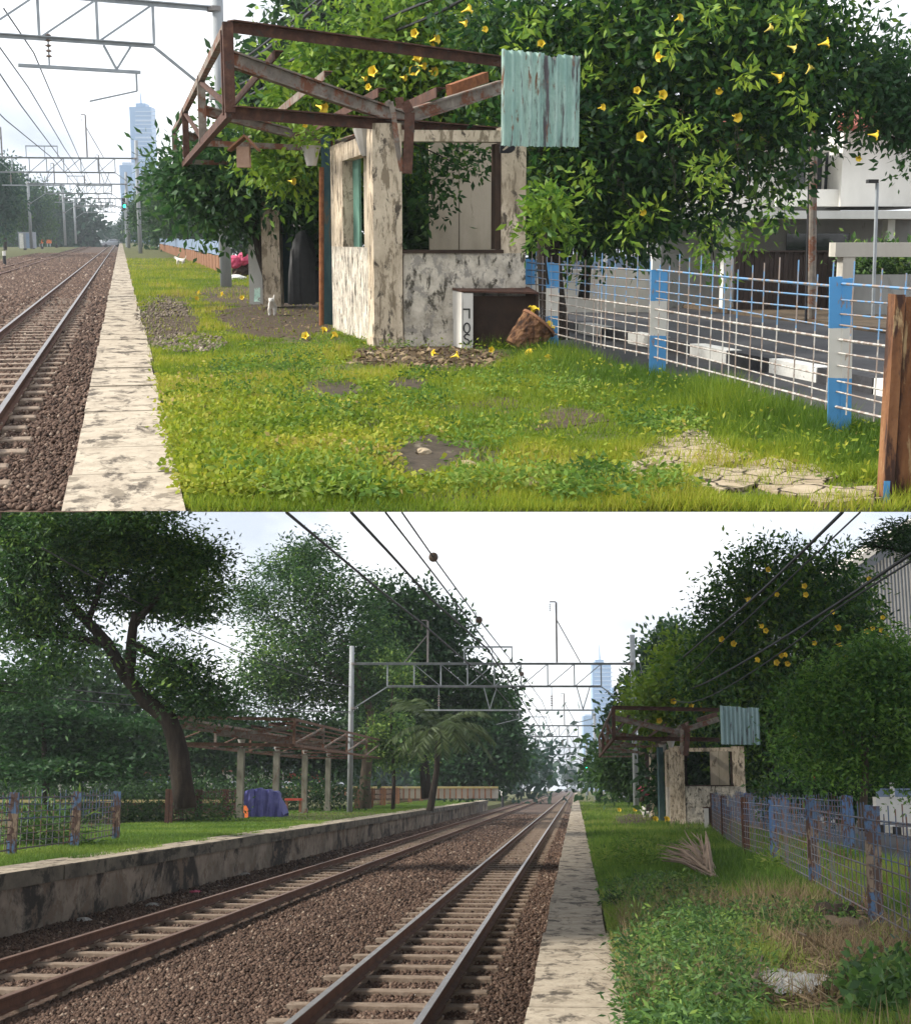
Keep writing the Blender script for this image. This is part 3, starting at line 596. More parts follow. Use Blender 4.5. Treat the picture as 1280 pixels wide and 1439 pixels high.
def fence(label, cat, posts, h, group=None, panels=True, postm='postpaint', barm='barpaint', pw=.075, nz=11, vs=.2, lean=None, double=True, seed=3, r=.007, dense=(), zlo=.12, skip=()):
    """posts = foot points; bar panels between them"""
    rng = random.Random(seed); t = thing('bar_fence', label, cat, tuple(posts[0]), group)
    for k, p in enumerate(posts):
        p = Vector(p); nx = Vector(posts[min(k + 1, len(posts) - 1)]) - Vector(posts[max(k - 1, 0)]); nx.normalize(); sd = Vector((-nx.y, nx.x, 0))
        top = Vector(lean[k]) if lean and lean[k] is not None else p + Vector((rng.uniform(-.02, .02), rng.uniform(-.03, .03), h * rng.uniform(.98, 1.03)))
        m = MB(); ax = LV.rgt
        m.angle(p, top, pw, .012, up=ax)
        if double: m.angle(p + ax * pw * 1.25 + sd * .03, top + ax * pw * 1.25 + sd * .03 + Vector((0, 0, -.01)), pw * .8, .012, up=ax)
        m.box(p.x - pw * .9, p.x + pw * 1.9, p.y - pw, p.y + pw, -.05, .015) if seed % 2 == 0 else None
        pm = postm if isinstance(postm, str) else postm[k % len(postm)]
        m.build('post', K[pm], t)
    if not panels: return t
    for k, (a, b) in enumerate(zip(posts, posts[1:])):
        if k in skip: continue
        a, b = Vector(a) + Vector((0, 0, 0)), Vector(b); d = b - a; ln = d.length; d /= ln; m = MB()
        for i in range(nz):
            f = i / (nz - 1); z = zlo + (h - .10 - zlo) * (f if nz < 8 else f)
            j = rng.uniform(-.012, .012); m.tube([a + Vector((0, 0, z + j)), a + d * ln * .5 + Vector((0, 0, z + rng.uniform(-.012, .008))), b + Vector((0, 0, z - j))], r * (1.5 if i in (0, nz // 2, nz - 1) else 1), 4)
        x = vs * .5; c = k
        while x < ln:
            q = a + d * x; m.tube([q + Vector((0, 0, zlo - .04)), q + Vector((rng.uniform(-.01, .01), 0, h * rng.uniform(.96, 1.06)))], r * .95, 4)
            f = x / ln; x += vs * (rng.uniform(.8, 1.2)) * (.45 if any(lo < f < hi for lo, hi in dense) else 1)
        m.build('bar_panel', K[barm], t)
    return t
def canopy(FL, FR, vdir, ln, zl, zh, zv, label, sheet, stations=4, valley=.6, over=.4, back_slope=True, cols=(), mats=('rust', 'rustgrey'), both=False, posts=()):
    """skeleton of a butterfly roof: FL, FR plan points of its front corners, vdir its long direction"""
    FL, FR, vd = Vector(FL), Vector(FR), Vector(vdir).normalized(); t = thing('station_canopy', label, 'canopy frame', tuple(FL.lerp(FR, valley)))
    Z = lambda p, z: Vector((p.x, p.y, z)); V = FL.lerp(FR, valley); E = vd * ln; st = [i / (stations - 1) for i in range(stations)]
    MB().angle(Z(FL, zh), Z(FR, zh), .12, .014).build('top_beam', K[mats[0]], t); MB().angle(Z(FL, zl), Z(FR, zl), .13, .014).build('bottom_beam', K[mats[0]], t)
    o = MB(); o.beam(Z(FL, zh), Z(FL + E, zh), .08, .10); o.build('edge_top_chord', K[mats[1]], t)
    o = MB(); o.beam(Z(FL, zl), Z(FL + E, zl), .08, .10); o.build('edge_bottom_chord', K[mats[0]], t)
    for i, f in enumerate(st):
        p = FL + E * f; v = V + E * f; r = FR + E * f
        for off in ((0, .35) if i == 0 else (0,)):
            q = p + vd * off; MB().beam(Z(q, zl), Z(q, zh + (.04 if off == 0 else 0)), .11, .10).build('edge_post', K[mats[0] if i % 2 == 0 else mats[1]], t)
        MB().ibeam(Z(p, zh - .32) if i == 0 else Z(p, zh - .42), Z(v, zv), .10, .17 if i == 0 else .13).build('rafter', K[mats[1]], t)
        if back_slope and i < 2: 
            MB().ibeam(Z(v, zv + .02), Z(r, zh - .30), .10, .16).build('rafter', K['rustgrey'], t)
        if i: MB().beam(Z(p, zl), Z(p.lerp(v, .8), zl + .02), .06, .08).build('tie_beam', K[mats[1]], t)
        if i + 1 < len(st):
            p2 = FL + E * st[i + 1]; MB().beam(Z(p, zl + .05), Z(p2, zh - .05), .05, .05).build('edge_brace', K[mats[0]], t)
    for f, ov in ((.22, over), (.5, over * .6), (.8, over)):
        q = FL.lerp(V, f); z = zh - .32 + (zv - zh + .32) * f + .14
        MB().angle(Z(q - vd * ov, z), Z(q + E, z), .10, .012).build('purlin', K[mats[f == .5]], t)
    q = V.lerp(FR, .25); MB().angle(Z(q - vd * over, zv + .3), Z(q + E * .5, zv + .3), .12, .012).build('purlin', K['rust'], t)
    q = V.lerp(FR, .5); MB().beam(Z(q + vd * .3, zv + .42), Z(FR + vd * .8, zh - .1), .08, .13).build('purlin', K['orangerust' if sheet and mats[0] == 'rust' and LV is A else 'rust'], t)
    if both:
        MB().beam(Z(FR, zh), Z(FR + E, zh), .08, .10).build('edge_top_chord', K[mats[0]], t); MB().beam(Z(FR, zl), Z(FR + E, zl), .08, .10).build('edge_bottom_chord', K[mats[0]], t)
        MB().beam(Z(FL + E, zh), Z(FR + E, zh), .1, .1).build('top_beam', K[mats[0]], t); MB().beam(Z(FL + E, zl), Z(FR + E, zl), .1, .1).build('bottom_beam', K[mats[0]], t)
        for i, f in enumerate(st):
            r = FR + E * f; MB().beam(Z(r, zl), Z(r, zh), .10, .09).build('edge_post', K[mats[i % 2]], t)
            if i + 1 < len(st): MB().beam(Z(r, zl + .06), Z(FR + E * st[i + 1], zh - .06), .07, .07).build('edge_brace', K['rustgrey'], t)
            MB().beam(Z(V + E * f, zl + .02), Z(r, zl + .02), .06, .08).build('tie_beam', K[mats[0]], t)
            if i >= 2: MB().beam(Z(V + E * f, zv + .02), Z(r, zh - .3), .08, .13).build('rafter', K['rustgrey'], t)
        for f in (.3, .62, .9):
            q = V.lerp(FR, f); z = zv + (zh - .3 - zv) * f + .16; MB().beam(Z(q - vd * over, z), Z(q + E, z), .09, .05).build('purlin', K[mats[0]], t)
    for c in posts:
        c = Vector(c); m = MB(); m.box(c.x - .13, c.x + .13, c.y - .15, c.y + .15, -.05, zv - .48); m.box(c.x - .17, c.x + .17, c.y - .19, c.y + .19, -.05, .25); m.build('column', K['greycol'], t)
    MB().ibeam(Z(V, zv - .05), Z(V + E, zv - .05), .14, .16).build('valley_beam', K[mats[1]], t)
    for c in cols:
        c = Vector(c); g = MB(); g.lathe(Z(c, 0), [(.06, zv - .42), (.08, zv - .39), (.17, zv - .1), (.0, zv - .098)], 12); g.build('column_capital', K['plasticpot'], t)
    if sheet:
        p0, p1, z0, z1, mt = sheet; p0, p1 = Vector(p0), Vector(p1); d = p1 - p0; n = 72; vs_, fs = [], []; rng = random.Random(5)
        nrm = Vector((d.y, -d.x, 0)).normalized()
        for i in range(n + 1):
            q = p0 + d * (i / n) + nrm * (.022 * math.sin(i / n * 2 * math.pi * 9)); lo = z0 + rng.uniform(-.008, .008); hi = z1 + (.05 * (1 - i / n) + rng.uniform(-.008, .008) - (.03 if .55 < i / n < .7 else 0))
            for off in (0, .004):
                vs_ += [Z(q - nrm * off, lo), Z(q - nrm * off, hi)]
        for i in range(n):
            a, b = 4 * i, 4 * i + 4; fs += [(a, b, b + 1, a + 1), (a + 3, b + 3, b + 2, a + 2), (a, a + 2, b + 2, b), (a + 1, b + 1, b + 3, a + 3)]
        MB().add(vs_, fs).build('corrugated_sheet', K[mt], t, label='peeling teal corrugated sheet on the canopy end')
    return t
def cat_body(name, label, p, s, head, mat2=None, front=False, rz=0):
    """a small cat standing: one continuous skinned body"""
    t = thing(name, label, 'cat', tuple(p), rz=rz)
    bm = bpy.data.meshes.new('body')
    V = [(-.13, 0, .19), (-.02, 0, .19), (.11, 0, .20), (.19, 0, .255), (.245, 0, .275), (.285, 0, .262),   # pelvis, mid, chest, neck, head, muzzle
         (-.15, .045, .12), (-.12, .045, .075), (-.14, .045, .01), (-.15, -.045, .12), (-.10, -.045, .075), (-.10, -.045, .01),
         (.12, .045, .12), (.13, .045, .06), (.13, .045, .01), (.12, -.045, .12), (.10, -.045, .06), (.11, -.045, .01),
         (-.2, 0, .22), (-.26, .01, .28), (-.29, .02, .36), (.24, .035, .325), (.24, -.035, .325)]
    E = [(0, 1), (1, 2), (2, 3), (3, 4), (4, 5), (0, 6), (6, 7), (7, 8), (0, 9), (9, 10), (10, 11), (2, 12), (12, 13), (13, 14), (2, 15), (15, 16), (16, 17), (0, 18), (18, 19), (19, 20), (4, 21), (4, 22)]
    Rr = [.062, .066, .062, .042, .048, .026, .04, .022, .018, .04, .022, .018, .03, .02, .018, .03, .02, .018, .022, .018, .012, .012, .012]
    bm.from_pydata([tuple(Vector(v) * s) for v in V], E, [])
    o = bpy.data.objects.new('body', bm); COL.objects.link(o); o.parent = t
    sk = o.modifiers.new('skin', 'SKIN')
    for i, sv_ in enumerate(bm.skin_vertices[0].data): sv_.radius = (Rr[i] * s, Rr[i] * s); sv_.use_root = i == 0
    o.modifiers.new('sub', 'SUBSURF').render_levels = 2; o.modifiers['sub'].levels = 1
    bm.materials.append(K['fur'])
    return t

# ================================================================== shared small builders
def BP(px, d, z=0.0, row=None):
    p = LV.D(px, LV.hor if row is None else row, d); return Vector((p.x, p.y, z))
def PB(m, x0, x1, y0, y1, d, th):
    """a box whose near face spans these photograph pixels at depth d"""
    a, b, c, e = LV.D(x0, y1, d), LV.D(x1, y1, d), LV.D(x1, y0, d), LV.D(x0, y0, d); n = LV.nh * th
    c = Vector((b.x, b.y, c.z)); e = Vector((a.x, a.y, e.z)); b = Vector((b.x, b.y, a.z))
    return m.hexa([a, b, b + n, a + n, e, c, c + n, e + n])
def far_tree(px, ytop, ybase, d, wpx, label, group, kind=0, seed=0):
    """small far trees share three crowns"""
    key = ('far', kind); s = (ybase - ytop) * d / FPX / 8.0; sx = wpx * d / FPX / 6.0
    p = LV.D(px, ybase, d)
    if key not in FAR:
        t = thing('tree', label, 'tree', tuple(p), group); rng = np.random.default_rng(40 + kind); q = np.array(p)
        MB().tube([q, q + (.1, 0, 2.4), q + (-.1, .1, 4.5)], [.22, .17, .09], 7).build('trunk', K['bark'], t)
        bl = [(tuple(q + c), r) for c, r in (((0, 0, 5.4), (2.4, 2.4, 2.2)), ((-1.2, .3, 3.7), (1.9, 1.9, 1.7)), ((1.3, -.2, 3.9), (1.8, 1.8, 1.8)), ((.2, .2, 2.4), (2.0, 2.0, 1.2)), ((.5 - kind * .5, 0, 7.0), (1.2, 1.2, 1.0)))]
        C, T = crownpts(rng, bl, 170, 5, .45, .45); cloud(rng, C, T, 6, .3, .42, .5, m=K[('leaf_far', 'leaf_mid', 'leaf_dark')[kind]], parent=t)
        FAR[key] = t; t.matrix_world = LV.M @ Matrix.Translation(p) @ Matrix.Diagonal((sx, sx, s, 1)); return t
    c = dup(FAR[key], tuple(p), (seed * 1.7) % 6.28, label, group, (sx, sx, s)); return c
FAR = {}
def quadleaf_ground(name, label, P, T, per, spread, ln, wd, m, seed):
    rng = np.random.default_rng(seed); o = cloud(rng, P, T, per, spread, ln, wd, droop=.1, flat=.7, name=name, m=m); return tagit(o, label, kind='stuff')
def blob(c, r, wob=.12, seed=1, n=12, rot=None):
    rng = random.Random(seed); m = MB(); prof = [(max(.001, math.sin(math.pi * i / 7)) * 1.0, -math.cos(math.pi * i / 7)) for i in range(8)]
    m.lathe((0, 0, 0), prof, n + 4, wob=wob, rng=rng); m.v = [(c[0] + v[0] * r[0], c[1] + v[1] * r[1], c[2] + v[2] * r[2]) for v in m.v]; return m
def signal(base, h, label):
    t = thing('railway_signal', label, 'railway signal', tuple(base)); b = Vector(base)
    MB().tube([b, b + Vector((0, 0, h))], .09, 8).build('post', K['galv'], t)
    q = b + Vector((0, 0, h - .9)); hd = MB(); hd.box(q.x - .32, q.x + .32, q.y - .22, q.y - .1, q.z - .75, q.z + .75).build('head', K['blackpaint'], t)
    z = MB(); z.tube([q + Vector((0, -.22, -.25)), q + Vector((0, -.30, -.25))], .2, 14); z.build('green_light', K['lamp'], t)
    return t
def car(p, rz, label):
    t = thing('car', label, 'car', tuple(p), rz=rz); b = Vector(p)
    m = MB(); prof = [(-2.1, .35), (-2.12, .75), (-1.7, .92), (-1.0, 1.0), (-.45, 1.5), (.9, 1.58), (1.75, 1.42), (2.1, .95), (2.12, .4)]
    n = len(prof); vs = []
    for y, k in ((-.85, .94), (-.8, 1), (.8, 1), (.85, .94)): vs += [(b.x + x, b.y + y * (.86 if z > 1.1 else 1), b.z + z * k + .02) for x, z in prof]
    fs = [tuple(range(n)), tuple(reversed(range(3 * n, 4 * n)))]
    for j in range(3):
        for i in range(n): fs.append((j * n + i, (j + 1) * n + i, (j + 1) * n + (i + 1) % n, j * n + (i + 1) % n))
    m.add(vs, fs); m.build('body', K['carsilver'], t)
    for y in (-.80, .80):
        w = MB(); s_ = -1 if y < 0 else 1; w.extr([(b.x - .8, b.y + y * .905, b.z + 1.0), (b.x + 1.6, b.y + y * .905, b.z + 1.0), (b.x + 1.4, b.y + y * .885, b.z + 1.36), (b.x - .4, b.y + y * .885, b.z + 1.42)], (0, .06 * s_, 0)); w.build('window', K['glass'], t)
    for x in (-1.3, 1.3):
        for y in (-.85, .67): 
            MB().tube([(b.x + x, b.y + y, b.z + .32), (b.x + x, b.y + y + .18, b.z + .32)], .32, 14).build('wheel', K['tyre'], t)
    return t

# ================================================================== UPPER LEVEL
use(A)
fy = lambda x, z, k=0.0: A.front(x, z, k)
# --- ground sheets (front edge follows the level's front edge)
FARY = 430.0
def sheet(name, m, x0, x1, z, y1=FARY, th=.35, x0f=None, x1f=None, back=0.0, sub=1):
    x0f = x0 if x0f is None else x0f; x1f = x1 if x1f is None else x1f
    a, b = (x0, fy(x0, z, back)), (x1, fy(x1, z, back)); a2, b2 = (x0, fy(x0, z - th, .25 + back)), (x1, fy(x1, z - th, .25 + back))
    v = [(*a2, z - th), (*b2, z - th), (x1f, y1, z - th), (x0f, y1, z - th), (*a, z), (*b, z), (x1f, y1, z), (x0f, y1, z)]
    return struct(MB().hexa(v).build(name, m, loc=(x0, a[1], z)))
sheet('ground', K['turf'], .262, 4.86, 0.0)
sheet('ballast', K['ballast'], -3.3, -.33, ZB, y1=420, x0f=-44)
yr = max(7.6, fy(4.87, -.6, .3)); struct(MB().prism([(4.87, yr), (7.4, max(8.2, fy(7.4, -.6, .3))), (12.5, 16.5), (12.5, 62), (4.87, 62)], -.6, -.3).build('road', K['road'], loc=(4.87, yr, -.3)))
struct(MB().prism([(12.51, 16.5), (42, 60), (42, 62), (12.51, 62)], -.62, -.22).build('yard_ground', K['soil'], loc=(12.5, 21, -.22)))
struct(MB().prism([(-10.6, 86), (-8.7, 86), (-8.9, 420), (-43, 420)], ZB + .004, ZB + .03).build('verge', K['turf'], loc=(-9, 86, ZB)))
# far strip left of the tracks
pl = MB(); rng0 = random.Random(2); y = fy(-.318, .02, .0); first = True
while y < 330:
    ln = .95 * rng0.uniform(.85, 1.15); y2 = y + ln - .03; a = (0.58 / (-.318 - .262)) * 0
    z = .02 + rng0.uniform(-.006, .006)
    xl, xr = -.318 + rng0.uniform(-.012, .012), .262 + rng0.uniform(-.02, .02)
    ya = fy(xr, .02, 0) if first else y
    pl.hexa([(xl, y, -.13), (xr, ya, -.13), (xr, y2, -.13), (xl, y2, -.13), (xl, y, z), (xr, ya, z), (xr, y2, z), (xl, y2, z)]) if not first else pl.hexa([(xl, fy(xl, -.13, .1), -.13), (xr, fy(xr, -.13, .1), -.13), (xr, y2 + .005, -.13), (xl, y2 + .005, -.13), (xl, y, z), (xr, ya, z), (xr, y2, z), (xl, y2, z)])
    y += ln; first = False
struct(pl.build('platform', K['slab'], loc=(0, 8, 0)))
# --- bare patches
patch('dirt', 400, 448, 88, 30, K['dirt'], seed=2)
patch('dirt', 610, 502, 120, 18, K['dirt'], seed=3)
patch('puddle', 596, 640, 58, 34, K['mud'], dz=.016, seed=4)
patch('puddle', 462, 546, 42, 11, K['mud'], dz=.006, seed=5)
patch('puddle', 574, 540, 26, 9, K['mud'], dz=.006, seed=6)
patch('dirt', 800, 588, 46, 14, K['dirt'], seed=7)
patch('dirt', 700, 566, 30, 9, K['dirt'], seed=27)
patch('dirt', 330, 415, 60, 14, K['dirt'], dz=.011, seed=8)
patch('dirt', 235, 452, 48, 34, K['dirt'], seed=9)
# cracked paving: separate broken flags
cp = MB(); rng0 = random.Random(8)
for i in range(14):
    cx, cy = rng0.uniform(890, 1236), rng0.uniform(608, 697); u = (cx - 890) / 346
    mid = 626 + u * 78; hw = 16 + 26 * math.sin(min(1, u * 1.1) * 2.6)
    if abs(cy - mid) > hw: continue
    p = A.G(cx, cy, .012); r = rng0.uniform(.10, .22); n = 6; a0 = rng0.uniform(0, 6)
    z = .012 + i * .00012
    cp.prism([(p.x + r * rng0.uniform(.7, 1.1) * math.cos(a0 + k), p.y + 1.5 * r * rng0.uniform(.7, 1.1) * math.sin(a0 + k)) for k in (0, 1.05, 2.1, 3.14, 4.2, 5.2)], -.02, z)
struct(cp.build('paving', K['cracked'], loc=tuple(A.G(1040, 660))))
# --- grass
patch('paving', 965, 640, 76, 28, K['cracked'], dz=.018, seed=41, n=60); patch('paving', 1070, 668, 92, 24, K['cracked'], dz=.022, seed=42, n=60); patch('paving', 1170, 692, 66, 12, K['cracked'], dz=.026, seed=43, n=60)
EL_A = [(400, 448, 92, 32, 0.06), (610, 502, 122, 17, 0.03), (596, 640, 54, 32, 0.0), (462, 546, 44, 12, .05), (574, 540, 28, 10, .05), (800, 588, 46, 14, .15), (700, 566, 30, 9, .3), (330, 415, 55, 12, .2), (235, 452, 44, 32, .08),
        (960, 640, 62, 20, .22), (1060, 672, 85, 25, .24), (1180, 700, 80, 20, .25), (680, 640, 25, 16, .2), (520, 600, 24, 12, .3), (640, 700, 60, 12, .35), (690, 575, 130, 9, .45), (560, 575, 60, 8, .45), (500, 520, 60, 8, .5), (820, 600, 60, 9, .4)]
rng = np.random.default_rng(11)
def grassA(n, seed):
    rng = np.random.default_rng(seed); x, y = scatter_y(rng, n, .25, 4.9, 5.6, 90, 1.15); P = np.stack((x, y, np.zeros(n)), 1)
    px, py = A.pix(P); k = (px > -20) & (px < 1310) & (py < 719.3) & (x > .262 + .03 * np.sin(y * 5)); P, px, py = P[k], px[k], py[k]
    d = off_patches(P, EL_A) * np.where(vnoise(P[:, 0], P[:, 1], .8, 3) > .36, 1, .45)
    k = rng.uniform(0, 1, len(P)) < d
    return P[k], px[k], py[k]
P, px, py = grassA(330000, 5)
tall = np.clip((P[:, 0] - 3.6) / .8, 0, 1) * (py > 470)
ntn = vnoise(P[:, 0], P[:, 1], 1.1, 21); nt2 = vnoise(P[:, 0], P[:, 1], .3, 22)
h = rng.uniform(.03, .085, len(P)) * (1 + tall * 1.6) * (.3 + 1.3 * nt2 * (.5 + ntn)) * np.where(py < 420, 1.5, 1)
w = np.clip(.0022 * P[:, 1] ** .62, .006, .03) * rng.uniform(.7, 1.3, len(P))
tn = np.clip(.52 + (ntn - .5) * .75 + (nt2 - .5) * .3 - tall * .45 + rng.normal(0, .13, len(P)), 0, 1)
blades('grass', 'short bright green grass over the upper platform', P, h, w, tn, K['grassA'], 3, .8)
# clover-like weeds at the near left
x, y = scatter_y(rng, 16000, .25, 3.2, 5.8, 15, 1.0); Q = np.stack((x, y, rng.uniform(.02, .07, len(x))), 1); px, py = A.pix(Q)
keep = (py < 690) & (px > 180) & (px < 640) & (off_patches(Q, EL_A) > .5) & (rng.uniform(0, 1, len(x)) < np.clip((py - 520) / 90, .05, 1) * np.clip((620 - px) / 150, .1, 1))
Q = Q[keep]; quadleaf_ground('weeds', 'low round-leaved weeds along the upper platform edge', Q, np.clip(.55 + (vnoise(Q[:, 0], Q[:, 1], .5, 9) - .5) * .9, 0, 1), 7, .035, .035, .75, K['grassA'], 14)
x, y = scatter_y(rng, 9000, .28, 4.0, 5.8, 18, 1.0); Q = np.stack((x, y, rng.uniform(.02, .10, len(x))), 1); px, py = A.pix(Q); Q = Q[(py < 692) & (px > 300) & (px < 1000) & (vnoise(x, y, .45, 61) > .62) & (off_patches(Q, EL_A) > .5)]
quadleaf_ground('weeds', 'dark green weed clumps across the middle of the upper grass', Q, np.clip(.35 + (vnoise(Q[:, 0], Q[:, 1], .3, 62) - .5), 0, 1), 7, .035, .042, .5, K['grassB'], 63)
x, y = scatter_y(rng, 900, .28, 4.7, 5.8, 30, 1.0); Q = np.stack((x, y, rng.uniform(.03, .1, len(x))), 1); px, py = A.pix(Q); Q = Q[(py < 690) & (px < 1250) & (off_patches(Q, EL_A) > .5)]
quadleaf_ground('weeds', 'scattered leafy tufts in the upper grass', Q, rng.uniform(.2, .8, len(Q)), 9, .04, .045, .45, K['grassA'], 15)
# --- loose stones and litter
def pelt(n, cx, cy, rx, ry, seed):
    r_ = np.random.default_rng(seed); a = r_.uniform(0, 6.283, n); q = np.sqrt(r_.uniform(0, 1, n))
    return np.array([tuple(A.G(cx + rx * q_ * math.cos(a_), cy + ry * q_ * math.sin(a_), .015)) for a_, q_ in zip(a, q)])
def litter(P, ln, seed, label):
    r_ = np.random.default_rng(seed); n = len(P); D = rdir(r_, n); D[:, 2] = abs(D[:, 2]) * .2; D /= np.linalg.norm(D, axis=1, keepdims=True); L_ = r_.uniform(.4, 1.3, n) * ln
    return tagit(fastmesh('leaf_litter', leafquads(r_, P, D, L_, L_ * r_.uniform(.15, .5, n), .3), np.repeat(np.clip(r_.beta(1.2, 2.5, n), 0, 1), 4), K['straw'], loc=tuple(P[0])), label, kind='stuff')
q = np.concatenate((pelt(700, 228, 445, 38, 32, 1), pelt(500, 265, 482, 55, 13, 2))); stones('rubble', q, np.random.default_rng(1).uniform(.012, .045, len(q)), K['rubble'], 2, 'pale broken rubble beside the upper platform strip')
q = pelt(900, 600, 503, 115, 15, 3); litter(q, .09, 3, 'dead leaves and chips in front of the ticket booth')
q = pelt(260, 400, 440, 90, 28, 4); litter(q, .07, 4, 'scattered chips on the bare soil by the leaning trunk')
r3 = np.random.default_rng(6); x, y = scatter_y(r3, 60000, -5.6, -.34, 9, 60, 1.3); x2, y2_ = scatter_y(r3, 60000, -11, -.34, 55, 200, 1.0); x, y = np.concatenate((x, x2)), np.concatenate((y, y2_)); Q = np.stack((x, y, ZB + r3.uniform(0, .03, len(x))), 1); px, py = A.pix(Q)
gx = np.minimum(np.minimum(abs(x + 2.66), abs(x + 1.49)), np.minimum(abs(x + 7.9), abs(x + 6.7))); Q = Q[(px > -25) & (py < 719) & (gx > .09) & (y > fy(x, ZB, .06))]
stones('ballast_stones', Q, r3.uniform(.022, .055, len(Q)) * np.clip(Q[:, 1] / 22, .8, 4.5), K['stone'], 7, 'brown ballast stones around the upper tracks')
for cx, cy, r, s in ((594, 636, .05, 1), (655, 655, .06, 2), (520, 398 + 100, .05, 3), (749, 678, .05, 4)):
    p = A.G(cx, cy, .02); tagit(blob(p, (r, r, r * .6), .2, s).build('stone', K['cracked'], loc=tuple(p)), {1: 'grey pebble sitting in the largest puddle', 2: 'pale stone at the right rim of the largest puddle', 3: 'stone in the litter at the foot of the booth corner', 4: 'tan stone in the grass right of the largest puddle'}[s], 'stone')
# --- tracks
track(-2.075, 1.17, 6, 600, 'polished twin rails on concrete sleepers beside the upper platform strip', near=80, spacing=.98)
track(-7.3, 1.2, 55, 600, 'second dull track at the left edge of the upper view', near=60, shiny=False, spacing=1.07)
# --- gantries and wires
pr = BP(316, 37.7); d0 = BP(0, 34.8) - pr
gantry(pr + d0 * 2.6, pr, 'nearest grey lattice gantry crossing the top left corner of the upper view', 'catenary gantries of the upper view', 6.95, 5.95, ph=(8, 10.5), masts=True)
for k, (pxl, pxr, d, lab) in enumerate(((-60, 197, 116, 'second lattice gantry from the front in the upper view'), (44, 181, 172, 'third lattice gantry in the upper view, thin against the sky'), (92, 180, 235, 'fourth lattice gantry in the upper view, small and pale'), (107, 176, 300, 'farthest lattice gantry in the upper view, by the crossing'))):
    gantry(BP(pxl, d - 2), BP(pxr, d), lab, 'catenary gantries of the upper view', 7.4, 6.3, thick=1.1 + .15 * k, masts=k < 2)
W = K['wire']
for k, (a, z, lab) in enumerate((([(-10, 52), (40, 122), (91, 208), (130, 266), (152, 304)], 6.6, 'steep wire left of the tower in the upper view'), ([(-10, 88), (30, 148), (80, 215), (120, 270), (150, 306)], 5.9, 'lower steep wire left of the tower in the upper view'), ([(-10, 150), (8, 168), (74, 222), (120, 275), (150, 312)], 5.6, 'flattest wire at the left edge of the upper view'), ([(6, 12), (48, 74), (90, 173), (120, 240), (150, 300)], 6.9, 'beaded wire left of the tower in the upper view'))):
    pts = [A.G(*p, z) for p in a]; wire('overhead_wire', pts, .022, W, lab, group='running wires of the upper view')
for k, (a, d1, lab) in enumerate((([(318, 96), (363, 68), (440, 5), (470, -20)], 24, 'upper thin cable running from the pole over the canopy'), ([(318, 104), (372, 72), (452, 2), (475, -18)], 24, 'thick twin cable running from the pole to the top of the upper view'), ([(318, 128), (384, 96), (485, 50), (612, -3), (640, -15)], 20, 'long cable rising right across the lime vine'), ([(318, 150), (395, 112), (500, 65), (600, 25), (660, -6)], 20, 'lowest cable crossing in front of the lime vine'))):
    wire('overhead_cable', pwire(a, 37.5, d1), .024 if k != 1 else .04, K['cable'], lab, 'cable', 'cables above the canopy in the upper view')
# --- ticket booth
C = A.G(530, 488); dC = A.depth(C); R = BP(738, dC + .15); Lb = BP(466, 20.7)
e = (R - C).normalized(); s = (Lb - C).normalized()
bd = lambda px_, b: (A.D(px_, 300, dC + b) - C).to_2d().dot(e.to_2d()) - (s * b).dot(e)
booth = kiosk(C, R, Lb, 'ruined cream ticket booth with peeling plaster and no roof, close up', dict(h=2.6, hp=1.11, rw=.29, pl=1.1, zs=1.17, boards=[(bd(604, 2.2), bd(645, 2.2)), (bd(646.5, 2.2), bd(706, 2.2))], bb=2.2))
p = A.U(C, 713, 206); ww = MB()
for k in range(5): ww.tube([p + Vector((.09 * math.cos(a + k), 0, .07 * math.sin(a + k * 1.3))) for a in np.linspace(0, 6.2, 14)], .008, 4)
ww.build('wire_tangle', K['cable'], booth)
# --- canopy skeleton
FL, FR = BP(322, 15.6, row=100), BP(704, 18.7, row=140)
s0, s1 = A.D(704, 205, 16.4), A.D(813, 212, 16.6)
zt = A.D(704, 76, 16.4).z
cano = canopy(FL, FR, (0, 1, 0), 15.5, A.D(322, 158, 15.6).z, A.D(322, 37, 15.6).z, A.D(555, 165, 17.2).z, 'rusty butterfly canopy frame with a teal sheet on its end, close up', (s0, s1, s0.z, zt, 'teal'), cols=[BP(517, 17.6)])
def col(x0, x1, y0, y1, d, th, m, name='column'):
    return PB(MB(), x0, x1, y0, y1, d, th).build(name, K[m], cano)
col(370, 395, 262, 431, 26.5, .5, 'plaster'); col(396.5, 411, 250, 426, 27, .4, 'bluecol'); col(455.5, 467, 190, 458, 21.6, .3, 'bluecol')
MB().tube([A.D(452, 458, 21.3), A.D(452, 235, 21.3)], .036, 8).build('downpipe', K['orangerust'], cano)
wl = thing('shelter_shade_wall', 'rear panel left of the booth, the shade inside the waiting shelter put into its dark colour', 'wall', tuple(BP(425, 33))); PB(MB(), 352, 452, 215, 415, 33, .12).build('panel', K['brown'], wl)  # added dark panel: shade of the roofed interior is put into its colour
PB(MB(), 351, 371, 343, 428, 28, .1).build('pale_panel', K['white'], wl); PB(MB(), 413, 446, 285, 326, 32.6, .05).build('window', K['cream'], wl)
hp = thing('covered_heap', 'black cloth-covered heap inside the dark shelter left of the booth', 'heap', tuple(BP(427, 26)))
for k, (x, y, rx, ry) in enumerate(((427, 400, 21, 26), (429, 372, 18, 46), (420, 390, 14, 34))):
    pass
g = MB(); vs_ = []; rg = random.Random(12)
